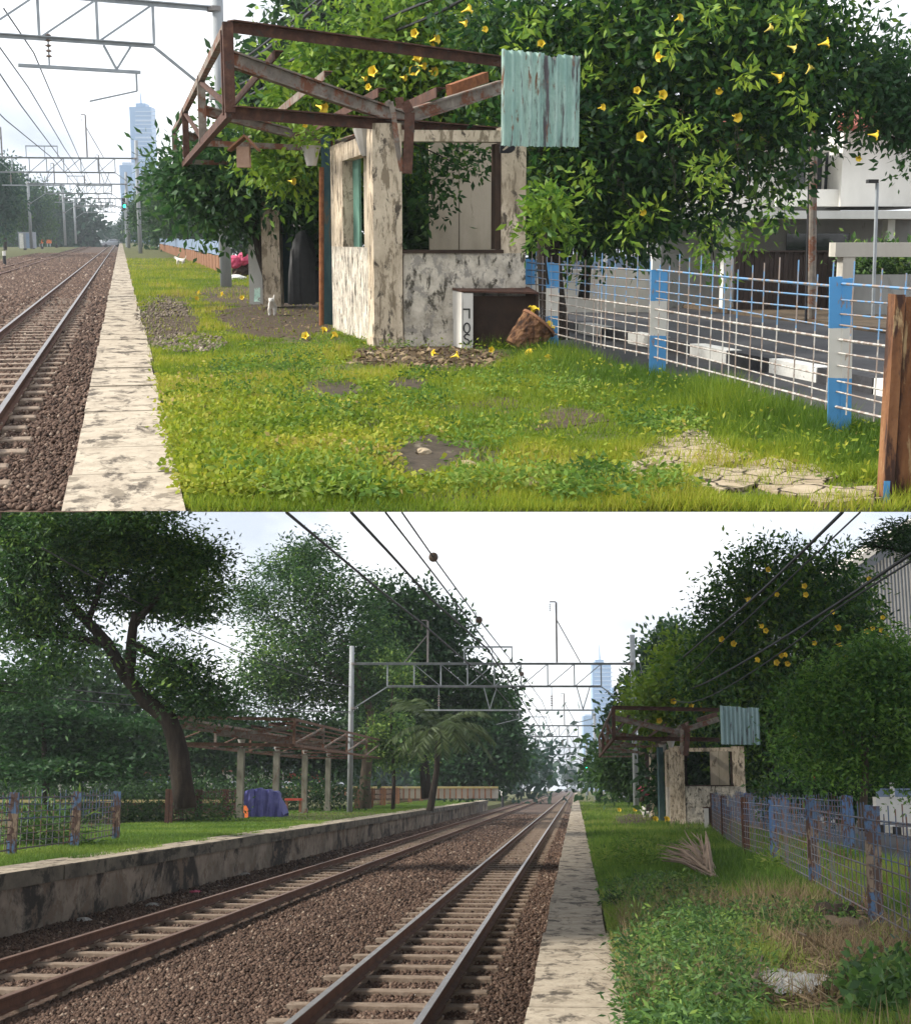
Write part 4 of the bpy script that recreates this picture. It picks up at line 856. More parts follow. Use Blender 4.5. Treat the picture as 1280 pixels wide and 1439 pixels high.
for i in range(21):
    u = i / 20; top = np.interp(u, (0, .12, .3, .55, .8, 1), (.55, 1.0, 1.22, 1.3, 1.05, .75)); b_ = A.D(409, 426, 26).lerp(A.D(447, 426, 26), u)
    for j in range(9):
        an = j / 8 * math.pi; f_ = rg.uniform(-.03, .03); vs_.append(b_ + A.nh * (-math.cos(an) * .45 * (1 + f_)) + Vector((f_ * .5, 0, top * min(1, math.sin(an) * 1.7) + f_ * .4)))
g.add(vs_, [(i * 9 + j, i * 9 + j + 1, (i + 1) * 9 + j + 1, (i + 1) * 9 + j) for i in range(20) for j in range(8)]); g.build('cover', K['blackpaint'], hp, smooth=True)
# bird box, hanging pots, downpipe
d = 19.5; t = thing('hanging_bird_box', 'small brown gabled bird box hanging under the canopy', 'bird box', tuple(A.D(343, 232, d)))
PB(MB(), 333, 351, 206, 235, d, .16).build('box', K['birdface'], t)
m = MB(); a, b, c = A.D(320, 212, d - .08), A.D(362, 212, d - .08), A.D(343, 192, d - .08); h2 = Vector((0, 0, .03)); m.extr([a, c, c + h2, a + h2], A.nh * .32); m.extr([c, b, b + h2, c + h2], A.nh * .32); m.build('roof', K['birdbox'], t)
MB().tube([A.D(343, 192, d), A.D(343, 176, d)], .006, 5).build('hanger', K['cable'], t)
for px_, py_, dd, lab in ((438, 225, 20.5, 'grey flower pot with a trailing plant hung left of the booth'),):
    p = A.D(px_, py_ + 8, dd); t = thing('hanging_pot', lab, 'flower pot', tuple(p)); g = MB(); g.lathe(p, [(.0, 0), (.07, 0), (.13, .26), (.15, .27), (.13, .24), (0, .23)], 14); g.build('pot', K['plasticpot'], t)
    rg = np.random.default_rng(3); cloud(rg, np.array(p)[None] + rg.normal(size=(26, 3)) * (.10, .10, .10) + (0, 0, .38), rg.uniform(.3, .9, 26), 7, .05, .11, .4, name='foliage', m=K['leaf_lime'], parent=t)
    MB().tube([p + Vector((0, 0, .5)), p + Vector((0, 0, .85))], .006, 4).build('hanger', K['cable'], t)
t = thing('bent_gutter', 'bent grey gutter strips hooked over the valley of the canopy', 'gutter', tuple(A.D(562, 240, 16.2))); d = 16.15
for pts, w_, mt in (([(542, 147), (549, 143), (553, 160), (560, 215), (565, 241)], .055, 'rustgrey'), ([(556, 145), (568, 143), (576, 158), (575, 185), (572, 244)], .11, 'rust')):
    g = MB(); q = [A.D(x, y, d) for x, y in pts]
    for a, b in zip(q, q[1:]): g.beam(a, b, w_, .03, up=A.nh)
    g.build('strip', K[mt], t)
# --- cabinet with letters, planter, post
cb = A.G(650, 490); dd = A.depth(cb); t = thing('broken_cabinet', 'overturned open cabinet with black letters on its white edge, against the booth', 'cabinet', tuple(cb))
PB(MB(), 649, 664.5, 412, 491, dd, .03).build('front_stile', K['whiteboard'], t); stile = t.children[-1]
bk = A.nh * .42 + A.rgt * -.19
a, b, c2, e2 = A.D(648.6, 490, dd), A.D(648.6, 411, dd), A.D(628.5, 407, dd + .45), A.D(628.5, 483, dd + .45)
MB().extr([a, b, c2, e2], A.rgt * .02).build('side_panel', K['whiteboard'], t)
m = MB(); PB(m, 632.5, 645.5, 432, 474, dd + .16, .004); 
m = MB(); q = [A.D(628, 405, dd + .45), A.D(648, 410.5, dd - .01), A.D(757, 413.5, dd - .01), A.D(742, 405, dd + .45)]; m.extr(q, (0, 0, .02)); m.build('top_panel', K['rust'], t)
PB(MB(), 649, 756, 413, 489, dd + .40, .02).build('back_panel', K['darkwood'], t); PB(MB(), 665, 756, 484, 491, dd + .02, .38).build('bottom_panel', K['darkwood'], t); PB(MB(), 752.5, 756, 414, 484, dd + .02, .38).build('side_panel', K['darkwood'], t)
PB(MB(), 665, 752, 416, 483.5, dd + .12, .02).build('inner_door', K['darkwood'], t)
def stroke(px_pts, w_, dd_, parent):
    m = MB(); q = [A.D(x, y, dd_) for x, y in px_pts]
    for i, (a, b) in enumerate(zip(q, q[1:])):
        dv = (b - a).normalized() * w_ * .3; m.beam(a - dv, b + dv, w_, .004 + .0003 * i, up=A.nh)
    m.build('painted_letter', K['blackpaint'], parent)
dl = dd - .004; R_ = lambda cx, cy, rx, ry, a0, a1, n=12: [(cx + rx * math.cos(a0 + (a1 - a0) * i / n), cy + ry * math.sin(a0 + (a1 - a0) * i / n)) for i in range(n + 1)]
stroke([(651.5, 434.5), (659.5, 434.5), (659.5, 447)], .017, dl, stile)
stroke(R_(656, 461, 4.2, 7.0, 0, 6.283), .016, dl, stile)
stroke([(659.5, 471), (657, 469.6), (653.5, 470.5), (652.2, 473), (653.5, 475.8), (657, 477), (659.6, 479.6), (658.8, 482.6), (655.5, 484), (651.8, 482.4)], .016, dl, stile)
pc = A.G(742, 502); t = thing('wooden_planter', 'tilted rough brown wooden planter leaning by the fence', 'planter', tuple(pc)); c0 = A.D(727, 491, dd - .30); c1 = A.D(757, 454, dd - .22)
ax = (c1 - c0).normalized(); Rm = ax.to_track_quat('Z', 'Y').to_matrix(); ll = (c1 - c0).length; rg = random.Random(5)
g = MB(); g.lathe(c0, [(0, 0), (.165, 0), (.18, ll * .1), (.185, ll * .2), (.19, ll * .3), (.195, ll * .4), (.20, ll * .5), (.205, ll * .6), (.208, ll * .7), (.212, ll * .8), (.216, ll * .9), (.22, ll), (.19, ll + .005), (.17, ll * .5), (0, ll * .45)], 34, Rm, .05, rg); g.build('tub', K['stumpwood'], t)
g = MB(); g.lathe(c0, [(.21, ll * .95), (.235, ll * .96), (.235, ll + .015), (.21, ll + .02)], 30, Rm); g.build('rim', K['birdbox'], t)
FG = 'yellow trumpet flowers fallen on the ground'
for k, (x, y, z, dv, lab) in enumerate(((748, 440, .0, (.2, -.3, 1), 'yellow flower standing on the upper rim of the wooden planter'), (768, 461, 0, (.6, -.5, .6), 'yellow flower on the right rim of the wooden planter'))):
    p = A.D(x, y, dd - .15); trumpet(p - Vector(dv).normalized() * .06, dv, None, .75, lab, 'yellow flowers on the planter')
for x, y, dv, s_, lab in ((430, 473, (-.4, -.8, .5), .8, 'fallen yellow flower on bare soil, leftmost of three by the booth corner'), (455, 465, (.2, -.6, .9), .75, 'fallen yellow flower nearest the foot of the dark pipe'), (469, 472, (.5, -.6, .7), .75, 'fallen yellow flower touching the booth side wall'), (314, 414, (-.8, -.5, .4), .85, 'fallen yellow flower at the foot of the concrete pole'), (276, 421, (.3, -.7, .5), .85, 'fallen yellow flower alone in the grass left of the pole'), (281, 412, (-.8, -.5, .4), .8, 'pale fallen flower just behind another in the grass left of the pole'), (341, 419, (-.4, -.8, .4), .8, 'fallen yellow flower between the pole and the leaning trunk'), (745, 498, (-.6, -.5, .6), .8, 'fallen yellow flower in front of the cabinet base'), (768, 506, (.4, -.8, .5), .8, 'fallen yellow flower in grass below the wooden planter'), (610, 496, (-.9, -.3, .3), .6, 'withered yellow flower in the litter, leftmost by the cabinet'), (640, 500, (.9, -.3, .3), .7, 'withered yellow flower in the litter below the letters'), (690, 492, (.2, -.9, .3), .6, 'withered yellow flower at the cabinet opening')):
    p = A.G(x, y, .05); trumpet(p - Vector(dv).normalized() * .06, dv, None, s_ * .72, lab, FG)
p = A.G(1300, 715); d = 6.95; t = thing('rusty_post', 'thick rusty steel channel post at the right edge, flaking brown with blue at its foot', 'post', tuple(BP(1262, d)))
m = MB(); PB(m, 1240, 1254, 414, 716, d, .012); PB(m, 1240, 1244, 414, 716, d + .013, .12); PB(m, 1255, 1292, 417, 716, d + .05, .014); PB(m, 1288, 1292, 417, 716, d - .03, .078); m.build('channel', K['postrust'], t)
PB(MB(), 1239.2, 1248, 676, 716, d - .003, .002).build('blue_paint', bandmat('blue_chip', [(0, (0.06, .25, .5))], 1, (.2, .09, .04), .56), t)
# --- fence by the road
base = [A.G(1560, 720), A.G(1171, 613), A.G(918, 530), A.G(771, 491), A.G(740, 480)]
lean = [None, A.U(base[1], 1174, 389), A.U(base[2], 921, 379), A.U(base[3], 773, 369), A.U(base[4], 739, 364)]
fence('blue and white painted bar fence along the road beside the ticket booth', 'fence', base, 1.09, lean=lean, vs=.30, dense=((.40, .52), (.62, .68)), pw=.085, nz=10, r=.0062, zlo=.20)
# far fence
t = thing('slat_fence', 'weathered brown fence with a blue upper half beyond the concrete pole', 'fence', tuple(BP(305, 55))); a, b = BP(312, 52), BP(224, 150); n = 46; rg = random.Random(3)
for lo, hi, mt in ((0, .62, 'birdbox'), (.63, 1.15, 'bluegrey')):
    m = MB()
    for k in range(n):
        p, q = a.lerp(b, k / n), a.lerp(b, (k + .86) / n); z = hi + rg.uniform(-.08, .05); off = Vector((.04, 0, 0)); m.hexa([p + Vector((0, 0, lo)), q + Vector((0, 0, lo)), q + off + Vector((0, 0, lo)), p + off + Vector((0, 0, lo)), p + Vector((0, 0, z)), q + Vector((0, 0, z)), q + off + Vector((0, 0, z)), p + off + Vector((0, 0, z))])
    m.build('slats', K[mt], t)
# --- kerb beyond the road, black and white
k0, k1 = A.G(790, 433, -.18), A.G(1290, 516, -.18); n = 26; kx = k0.x
y = k1.y - 4; i = 0
wk = MB(); bkk = MB()
while y < 60:
    (wk if i % 2 else bkk).box(7.5, 7.72, y + .01, y + 1.22, -.31, -.13); y += 1.24; i += 1
struct(wk.build('kerb', K['kerbwhite'], loc=(7.5, 10, -.3))); struct(bkk.build('kerb', K['kerbblack'], loc=(7.5, 10, -.3)))
# --- white house across the road
H = thing('white_house', 'white two-storey house with a flat porch slab behind the road fence', 'house', tuple(BP(1100, 31, -.3)))
PB(MB(), 918, 1330, 308, 447, 33, 5).build('ground_floor_wall', K['shadewall'], H)
PB(MB(), 936, 1330, 296, 307.5, 31, 6).build('porch_slab', K['white'], H)
PB(MB(), 950, 1100, 205, 296, 34, 4.5).build('upper_wall', K['white'], H); PB(MB(), 1180, 1335, 182, 290, 33, 5).build('upper_wall', K['white'], H); PB(MB(), 1100, 1180, 188, 296, 34.4, 4).build('upper_wall', K['shadewall'], H)
f = PB(MB(), 1108, 1178, 208, 266, 34.25, .12).build('window', K['glass'], H); 
m = MB(); 
for x in (1108, 1131, 1154, 1175): PB(m, x, x + 3, 206, 268, 34.18, .06)
m.build('window_frame', K['white'], f)
PB(MB(), 1090, 1182, 266, 290, 33.2, .2).build('balcony_parapet', K['white'], H); PB(MB(), 1092, 1180, 205, 210, 32.6, 1.6).build('window_canopy', K['white'], H)
rf = MB(); a, b = A.D(1170, 184, 32.4), A.D(1345, 184, 32.4); c, e_ = A.D(1345, 150, 36), A.D(1185, 150, 36); rf.extr([a, b, c, e_], (0, 0, .12)); rf.build('roof', K['tile'], H)
rf = MB(); a, b = A.D(940, 205, 33.5), A.D(1105, 205, 33.5); c, e_ = A.D(1105, 160, 37), A.D(955, 160, 37); rf.extr([a, b, c, e_], (0, 0, .12)); rf.build('roof', K['tile'], H)
for x0, x1 in ((1014, 1028), (1240, 1250)): PB(MB(), x0, x1, 308, 440, 31.4, .4).build('porch_column', K['white'], H)
PB(MB(), 1104, 1192, 328, 356, 32.95, .04).build('window', K['glass'], H)
gt = MB(); 
for k in range(22): PB(gt, 1030 + k * 6.8, 1036.2 + k * 6.8, 354, 441, 30.6 + .02 * (k % 2), .05)
gtt = thing('driveway_gate', 'dark brown slatted driveway gate in front of the white house', 'gate', tuple(BP(1105, 30.6, -.3))); gt.build('slats', K['brown'], gtt); PB(MB(), 1028, 1180, 352, 354.5, 30.55, .1).build('top_rail', K['brown'], gtt)
t = thing('white_portal', 'white rectangular gate portal with greenery behind, right of the dark gate', 'gate portal', tuple(BP(1185, 28.5, -.3))); m = MB(); PB(m, 1173, 1330, 341, 361, 28.5, .5); PB(m, 1180, 1197, 361.2, 446, 28.52, .45); m.build('frame', K['cream'], t); PB(MB(), 1197.5, 1330, 386, 446, 28.6, .3).build('low_wall', K['shadewall'], t)
t = thing('garden_wall', 'long white garden wall with a blue-grey top left of the white house', 'wall', tuple(BP(850, 31, -.3))); PB(MB(), 742, 914, 379, 445, 31, .25).build('wall', K['cream'], t); m = MB()
for k in range(14): PB(m, 742 + k * 12.3, 753.6 + k * 12.3, 360, 378.5, 31.02, .08)
m.build('blue_panel', K['bluegrey'], t); m = MB()
for k in range(40): PB(m, 742 + k * 4.3, 744.6 + k * 4.3, 331, 360, 31.2, .05)
m.build('railing', K['blackpaint'], t)
for x in (798, 848): PB(MB(), x, x + 5, 356, 378, 30.9, .1).build('post', K['white'], t)
t = thing('gate_pillar', 'white square gate pillar at the left corner of the house', 'pillar', tuple(BP(920, 30.5, -.3))); PB(MB(), 914.5, 926, 338, 447, 30.4, .3).build('shaft', K['white'], t); PB(MB(), 912.5, 928, 334, 338, 30.35, .4).build('cap', K['white'], t)
t = thing('utility_pole', 'dark utility pole standing before the dark gate', 'pole', tuple(BP(1145, 27, -.3))); MB().tube([BP(1145, 27, -.35), A.D(1144, 60, 27)], [.085, .07], 10).build('shaft', K['rustgrey'], t); MB().tube([BP(1137, 27, -.3), A.D(1138, 180, 27)], .025, 6).build('conduit', K['cable'], t)
t = thing('street_lamp', 'thin grey lamp post with a small lamp head before the house', 'street lamp', tuple(BP(1232, 28, -.3))); MB().tube([BP(1232, 28, -.3), A.D(1232, 256, 28)], .035, 8).build('pole', K['galv'], t); PB(MB(), 1220, 1234, 252, 257, 27.9, .2).build('lamp_head', K['blackpaint'], t)
# --- far things beside the line
t = thing('glass_tower', 'tall pale blue skyscraper with a spire in the upper view', 'skyscraper', tuple(BP(205, 620))); PB(MB(), 190, 220, 150, 345, 620, 9).build('shaft', K['tower'], t); PB(MB(), 191, 205, 145, 149.8, 620.5, 8).build('crown_block', K['tower'], t); MB().tube([A.D(198, 146, 624), A.D(197.5, 128, 624)], [.7, .15], 6).build('spire', K['towerline'], t)
m = MB()
for y in range(156, 330, 6): PB(m, 190.2, 219.8, y, y + (1.4 if y % 24 else 2.6), 619.8, .15)
m.build('floor_band', K['towerline'], t)
t = thing('office_block', 'lower pale blue office block beside the tower in the upper view', 'office block', tuple(BP(183, 600))); PB(MB(), 173, 190, 232, 345, 600, 9).build('shaft', K['tower'], t); PB(MB(), 172, 184, 228, 231.8, 600.4, 6).build('roof_block', K['towerline'], t)
car(BP(157, 300, -.75), 0.15, 'silver hatchback crossing the tracks far off in the upper view')
signal(BP(177.5, 190), 6.4, 'railway signal showing green on a grey post in the upper view')
t = thing('marker_post', 'short black and white marker post at the left edge of the upper view', 'marker post', tuple(BP(5, 110, ZB))); MB().tube([BP(5, 110, ZB), BP(5, 110, -.1)], .12, 8).build('post', K['kerbblack'], t); MB().tube([BP(5, 110, -.1), BP(5, 110, .25)], .125, 8).build('white_band', K['kerbwhite'], t)
t = thing('equipment_hut', 'small grey trackside hut with pale doors in the upper view', 'hut', tuple(BP(36, 190, ZB))); PB(MB(), 27, 46, 326, 349, 190, 2).build('wall', K['shed'], t); PB(MB(), 28.5, 34, 328, 349, 189.9, .08).build('door', K['kerbwhite'], t); PB(MB(), 38, 43, 328, 349, 189.9, .08).build('door', K['bluegrey'], t)
for x, lab in ((58, 'orange road barrier left of another beyond the upper tracks'), (69, 'orange road barrier nearer the parked black vehicle')):
    t = thing('road_barrier', lab, 'barrier', tuple(BP(x, 260, ZB)), 'orange barriers by the crossing'); PB(MB(), x - 3, x + 3, 337, 342, 260, .5).build('board', K['orange'], t); PB(MB(), x - 2.4, x - 1.4, 342.2, 346.5, 260.1, .3).build('leg', K['galv'], t); PB(MB(), x + 1.4, x + 2.4, 342.2, 346.5, 260.1, .3).build('leg', K['galv'], t)
for k, x in enumerate((-40, 8, 36, 60, 80, 98, -10, 48, 106, 116)):
    far_tree(x, (228, 232, 246, 262, 280, 292, 215, 268, 300, 312)[k], 352 - k * .3, (170, 200, 235, 270, 300, 330, 160, 240, 360, 380)[k], (90, 70, 60, 54, 44, 36, 90, 44, 30, 22)[k], ('tall tree at the far left edge of the upper view', 'dense tree behind the left poles of the upper view', 'tree above the equipment hut in the upper view', 'tree left of the crossing in the upper view', 'small tree by the far crossing in the upper view', 'smallest hazy tree right of the far crossing')[k] if k < 6 else 'hazy tree in the far row left of the upper tracks', 'far trees left of the upper tracks', k % 2, k)
for k, (x, yt, d, w_) in enumerate(((236, 240, 130, 90), (214, 262, 170, 60), (196, 284, 230, 46), (183, 300, 300, 34), (262, 235, 100, 110), (172, 312, 380, 26))):
    far_tree(x, yt, 352 - k * .4, d, w_, ('dark tree behind the far slat fence in the upper view', 'tree right of the grey pole below the tower', 'tree below the tower behind the signal', 'small tree right of the far car', 'broad dark tree behind the concrete pole in the upper view', 'smallest tree above the far car')[k], 'far trees right of the upper tracks', (2, 1, 0, 0, 2, 0)[k], k + 3)
for k, x in enumerate((150, 158, 166)): far_tree(x, 318, 345, 500, 22, 'hazy tree closing the far end of the upper line', 'trees at the far end of the upper line', 0, k)
# --- trees and vines
G_ = 'plants around the booth in the upper view'
bigv = tree('huge dark green vine-covered tree hung with yellow trumpet flowers, close up', 'tree', 21, [(720, 70, 80, 90), (800, 90, 100, 100), (900, 60, 120, 90), (1020, 70, 120, 100), (1120, 90, 90, 90), (850, 205, 90, 80), (960, 200, 80, 70), (1060, 190, 80, 60), (1140, 150, 60, 40), (1000, -30, 160, 60), (780, 230, 50, 60), (870, 290, 45, 42), (975, 270, 24, 26), (1075, 250, 16, 34), (910, 310, 22, 24), (840, 320, 36, 30), (1180, 80, 30, 40), (1000, 285, 20, 16), (1060, 232, 40, 16), (930, 265, 36, 28)],
    [([(780, 478), (776, 420, .1), (770, 340), (782, 250), (820, 150)], .22, .12), ([(778, 330), (830, 250), (900, 180), (960, 110)], .09, .04), ([(785, 250), (740, 170), (700, 90)], .08, .03), ([(900, 180), (1000, 170), (1100, 120)], .06, .03)], 'leaf_vine', .155, 860, 7, 8, .42, 5, spread=.13, tipr=.24, tm=.42, td=.3, shell=.15, base=(tuple(BP(780, 21, -.3))))
rgf = random.Random(6)
for x, y, dv, s_ in ((660, 12, (1, -.6, .4), 1.0), (657, 33, (.8, -.6, -.2), .9), (957, 24, (.5, -1, .3), .9), (925, 80, (-1, -.3, -.1), 1.0), (1085, 38, (1, -.3, .6), .9), (1118, 68, (1, -.4, -.3), .9), (1162, 60, (.9, -.5, .2), 1.2), (1095, 108, (.9, -.6, -.5), 1.2), (1140, 93, (.6, -.3, .9), 1.0), (931, 133, (.1, -1, .1), 1.2), (895, 126, (-.3, -1, .2), .8), (1036, 165, (.2, -1, -.3), 1.2), (901, 192, (-.6, -.9, .1), 1.1), (1232, 190, (1, -.5, -.1), 1.1), (1205, 225, (-.5, -.6, -.4), .8), (905, 300, (.2, -1, -.4), .9), (684, 40, (.3, -1, .1), .7), (1010, 130, (-.3, -.8, -.6), .8), (760, 60, (-.3, -.8, .3), .8), (850, 150, (.5, -.8, .1), .8)):
    p = A.D(x, y, 21 - rgf.uniform(1.6, 2.2)); trumpet(p - Vector(dv).normalized() * .12, dv, bigv, s_ * rgf.uniform(.55, .78), pale=y in (38, 93, 68))
vn = MB(); 
for k in range(12):
    x = rgf.uniform(830, 1110); y0 = rgf.uniform(150, 250); L_ = rgf.uniform(40, 90); dd_ = 19.2 + rgf.uniform(-.3, .6); q = [A.D(x + rgf.uniform(-6, 6) + 3 * j, y0 + L_ * j / 5, dd_) for j in range(6)]; vn.tube(q, .004, 4)
vn.build('hanging_vines', K['bark'], bigv)
rg = np.random.default_rng(77); C_ = []
for x, y, n_ in ((1010, 262, 4), (985, 235, 6), (905, 300, 7), (748, 30, 6), (1110, 30, 7), (965, 180, 8), (830, 250, 6), (880, 330, 5), (760, 130, 6), (830, 110, 5), (940, 60, 5), (1050, 110, 6), (1130, 150, 5), (1010, 230, 5), (800, 320, 5), (720, 60, 5), (900, 150, 5), (1000, 20, 6)):
    for j in range(n_): C_.append(tuple(A.D(x + rg.normal(0, 9), y + rg.normal(0, 9), 19.0 + rg.normal(0, .15))))
cloud(rg, np.array(C_), rg.uniform(.3, .95, len(C_)), 8, .06, .15, .36, name='young_leaves', m=K['leaf_lime'], parent=bigv)
lime = tree('bright lime green flowering vine heaped behind the canopy frame', 'vine', 24, [(600, 80, 90, 60), (525, 120, 80, 50), (470, 120, 60, 50), (430, 165, 55, 45), (645, 150, 70, 60), (560, 40, 70, 40), (640, 60, 60, 60), (400, 205, 50, 45), (500, 180, 70, 40), (590, 170, 60, 45), (440, 90, 40, 34)], [([(560, 420), (555, 300), (560, 180)], .12, .06), ([(555, 300), (480, 200), (430, 160)], .05, .02)], 'leaf_lime', .17, 560, 7, 7, .42, 8, spread=.15, tipr=.3, tm=.45, td=.22, shell=.5)
for x, y, s_ in ((588, 48, .9), (604, 58, 1), (598, 66, .9), (580, 84, 1), (594, 82, 1.1), (588, 92, .8), (602, 100, 1), (585, 102, 1.1), (531, 103, 1.1), (562, 108, .7), (444, 148, 1.2), (422, 172, .9), (405, 254, .8), (508, 108, .6), (522, 124, .7), (420, 190, .8)):
    dv = (rgf.uniform(-1, 1), -1, rgf.uniform(-.5, .3)); trumpet(A.D(x, y, 22.3), dv, lime, s_ * .85)
tree('dark blue-green tree rising behind the lime vine in the upper view', 'tree', 44, [(415, 80, 50, 40), (390, 110, 50, 40), (500, 20, 70, 40), (450, 30, 50, 45), (360, 140, 40, 30), (560, 10, 70, 40)], [([(420, 370), (425, 200), (430, 100)], .3, .12)], 'leaf_dark', .34, 200, 6, 8, .5, 9)
tree('small leafy tree with a leaning dark trunk left of the booth', 'tree', 27, [(300, 240, 46, 26), (360, 240, 50, 40), (345, 275, 52, 20), (268, 268, 28, 14), (410, 220, 36, 45), (395, 265, 36, 22), (318, 298, 30, 9), (262, 248, 20, 12)], [([(388, 428), (376, 385), (362, 335), (352, 270), (340, 230)], .13, .05), ([(384, 420), (392, 340, .2), (400, 280)], .06, .03), ([(362, 330), (320, 270), (280, 240)], .05, .02)], 'leaf_mid', .19, 300, 6, 8, .42, 10, tm=.5, td=.25, tipr=.24)
tree('dark shrubbery behind the booth windows', 'shrub', 27, [(620, 260, 80, 60), (530, 260, 50, 60), (700, 240, 60, 70), (590, 330, 60, 40), (470, 300, 40, 50)], [([(600, 420), (605, 320)], .1, .05)], 'leaf_dark', .2, 300, 6, 8, .45, 12, name='shrub', tm=.5)
tree('leafy vine trailing into the booth window opening', 'vine', 17.8, [(640, 225, 26, 22), (605, 270, 24, 36), (660, 215, 14, 24), (585, 240, 14, 26), (570, 210, 16, 8)], [([(575, 200), (600, 210), (640, 230)], .012, .006), ([(590, 205), (605, 260), (610, 290)], .01, .005)], 'leaf_vine', .11, 46, 4, 5, .45, 13, name='vine', spread=.08, tipr=.09, shell=.1)
tree('dark shrubs hanging over the garden wall', 'shrub', 24, [(800, 270, 50, 60), (860, 300, 50, 40), (770, 320, 30, 40), (900, 260, 40, 50), (830, 220, 50, 50), (730, 250, 30, 80)], [([(820, 420), (825, 330)], .1, .05)], 'leaf_dark', .18, 300, 6, 8, .4, 14, name='shrub', tm=.55)
tree('drooping feathery tree at the right edge of the upper view', 'tree', 21, [(1255, 100, 50, 40), (1250, 160, 36, 26), (1285, 210, 16, 30), (1230, 120, 40, 30), (1280, 160, 50, 30)], [([(1330, 420), (1325, 250), (1290, 130)], .12, .05), ([(1320, 240), (1270, 200), (1225, 180)], .03, .012)], 'leaf_mid', .13, 130, 6, 8, .4, 15, tm=.5)
tree('green creeper hanging before the white porch', 'vine', 28.5, [(1000, 325, 24, 20), (1050, 332, 14, 8), (1004, 368, 14, 9), (1092, 300, 10, 16)], [([(998, 310), (1000, 345), (1003, 370)], .02, .01)], 'leaf_lime', .18, 26, 4, 6, .4, 16, name='vine', tm=.4)
tree('bright plant growing from the fence beside the booth', 'plant', 15.4, [(762, 315, 16, 12), (775, 285, 14, 20), (752, 340, 10, 8)], [([(770, 400), (768, 320), (776, 270)], .012, .006)], 'leaf_lime', .12, 26, 4, 5, .4, 17, name='plant', spread=.07, tipr=.07)
tree('greenery behind the white gate portal', 'shrub', 29.6, [(1230, 372, 40, 12), (1275, 375, 30, 12)], [([(1240, 420), (1240, 380)], .04, .02)], 'leaf_weed', .16, 70, 5, 6, .4, 18, name='shrub')
rg = np.random.default_rng(19)
p = A.D(337, 378, 46); t = thing('pink_bundle', 'bright pink cloth bundle behind the concrete pole, close view', 'bundle', tuple(p))
for k, (x, y, r) in enumerate(((330, 368, 9), (342, 364, 9), (337, 382, 11), (348, 378, 8))): blob(A.D(x, y, 46 + .1 * k), (r * .023, .2, r * .024), .22, k, 10).build('bag', K['pink' if y < 375 else 'darkwood'], t)
p = A.G(332, 391, .05); tagit(blob(p, (.3, .2, .12), .2, 4).build('stone', K['white'], loc=tuple(p)), 'pale flat stone below the pink bundle', 'stone')
cat_body('cat', 'white cat standing in front of the leaning trunk, facing the camera', A.G(383, 444, .0), .95, 0, rz=math.radians(-100))
cat_body('cat', 'tiny dark and white cat on the grass by the far slat fence', A.G(254, 372, .0), 1.2, 0, rz=2.5)
p = A.D(365, 408, 26.8); t = thing('leaning_board', 'small teal board leaning on the trunk foot', 'board', tuple(A.D(363, 425, 26.6))); m = MB(); m.extr([A.D(357, 424, 26.5), A.D(366, 424, 26.5), A.D(366, 404, 26.8), A.D(358, 405, 26.8)], A.nh * .03); m.build('board', K['teal'], t)

# ================================================================== LOWER LEVEL
use(B); FAR.clear()
struct(MB().prism([(-450, 3), (450, 3), (450, 945), (-450, 945)], -1.6, -1.12).build('ground', K['soil'], loc=(0, 4, -1.2)))
def bsheet(name, m, x0, x1, y0, y1, z, th): return struct(MB().box(x0, x1, y0, y1, z - th, z).build(name, m, loc=(x0, y0, z)))
bsheet('ballast', K['ballast'], -8.62, -.33, 5, 800, ZB, .15)
bsheet('platform_ground', K['turf'], .262, 5.6, 5, 420, 0, 1.1)
bsheet('road', K['road'], 5.61, 16.5, 5, 420, -.30, .6)
bsheet('yard_ground', K['soil'], 16.51, 160, 5, 700, -.2, .6)
bsheet('platform_ground', K['turf'], -160, -9.05, 12, 142, 0, 1.1)
bsheet('verge', K['turf'], -160, -8.65, 142.3, 700, -.55, .5)
# right platform strip
pl = MB(); rng0 = random.Random(12); y = 6.0
while y < 330:
    ln = 1.55 * rng0.uniform(.85, 1.15); z = .02 + rng0.uniform(-.006, .006); xl, xr = -.30 + rng0.uniform(-.012, .012), .262 + rng0.uniform(-.02, .02)
    pl.box(xl, xr, y, y + ln - .02, -1.0, z); y += ln
struct(pl.build('platform', K['slab'], loc=(0, 8, 0)))
# left platform: wall, overhanging lip, worn edge
struct(MB().box(-9.04, -8.62, 12, 141.9, -1.05, -.22).build('platform_wall', K['oldwall'], loc=(-8.6, 20, -.5)))
lp = MB(); y = 12.0
while y < 141:
    ln = 4.2 * rng0.uniform(.9, 1.1); lp.box(-9.35 + rng0.uniform(-.05, .05), -8.53 + rng0.uniform(-.012, .012), y, min(y + ln - .025, 141.9), -.219, .012 + rng0.uniform(-.006, .006)); y += ln
struct(lp.build('platform_lip', K['lip'], loc=(-8.6, 20, 0)))
edge = MB(); y = 12.0
while y < 141:
    ln = 2.2 * rng0.uniform(.7, 1.2); edge.box(-9.4 + rng0.uniform(-.12, .12), -8.56, y, y + ln - .03, .02, .028); y += ln
struct(edge.build('platform_edging', K['slab'], loc=(-8.6, 20, 0)))
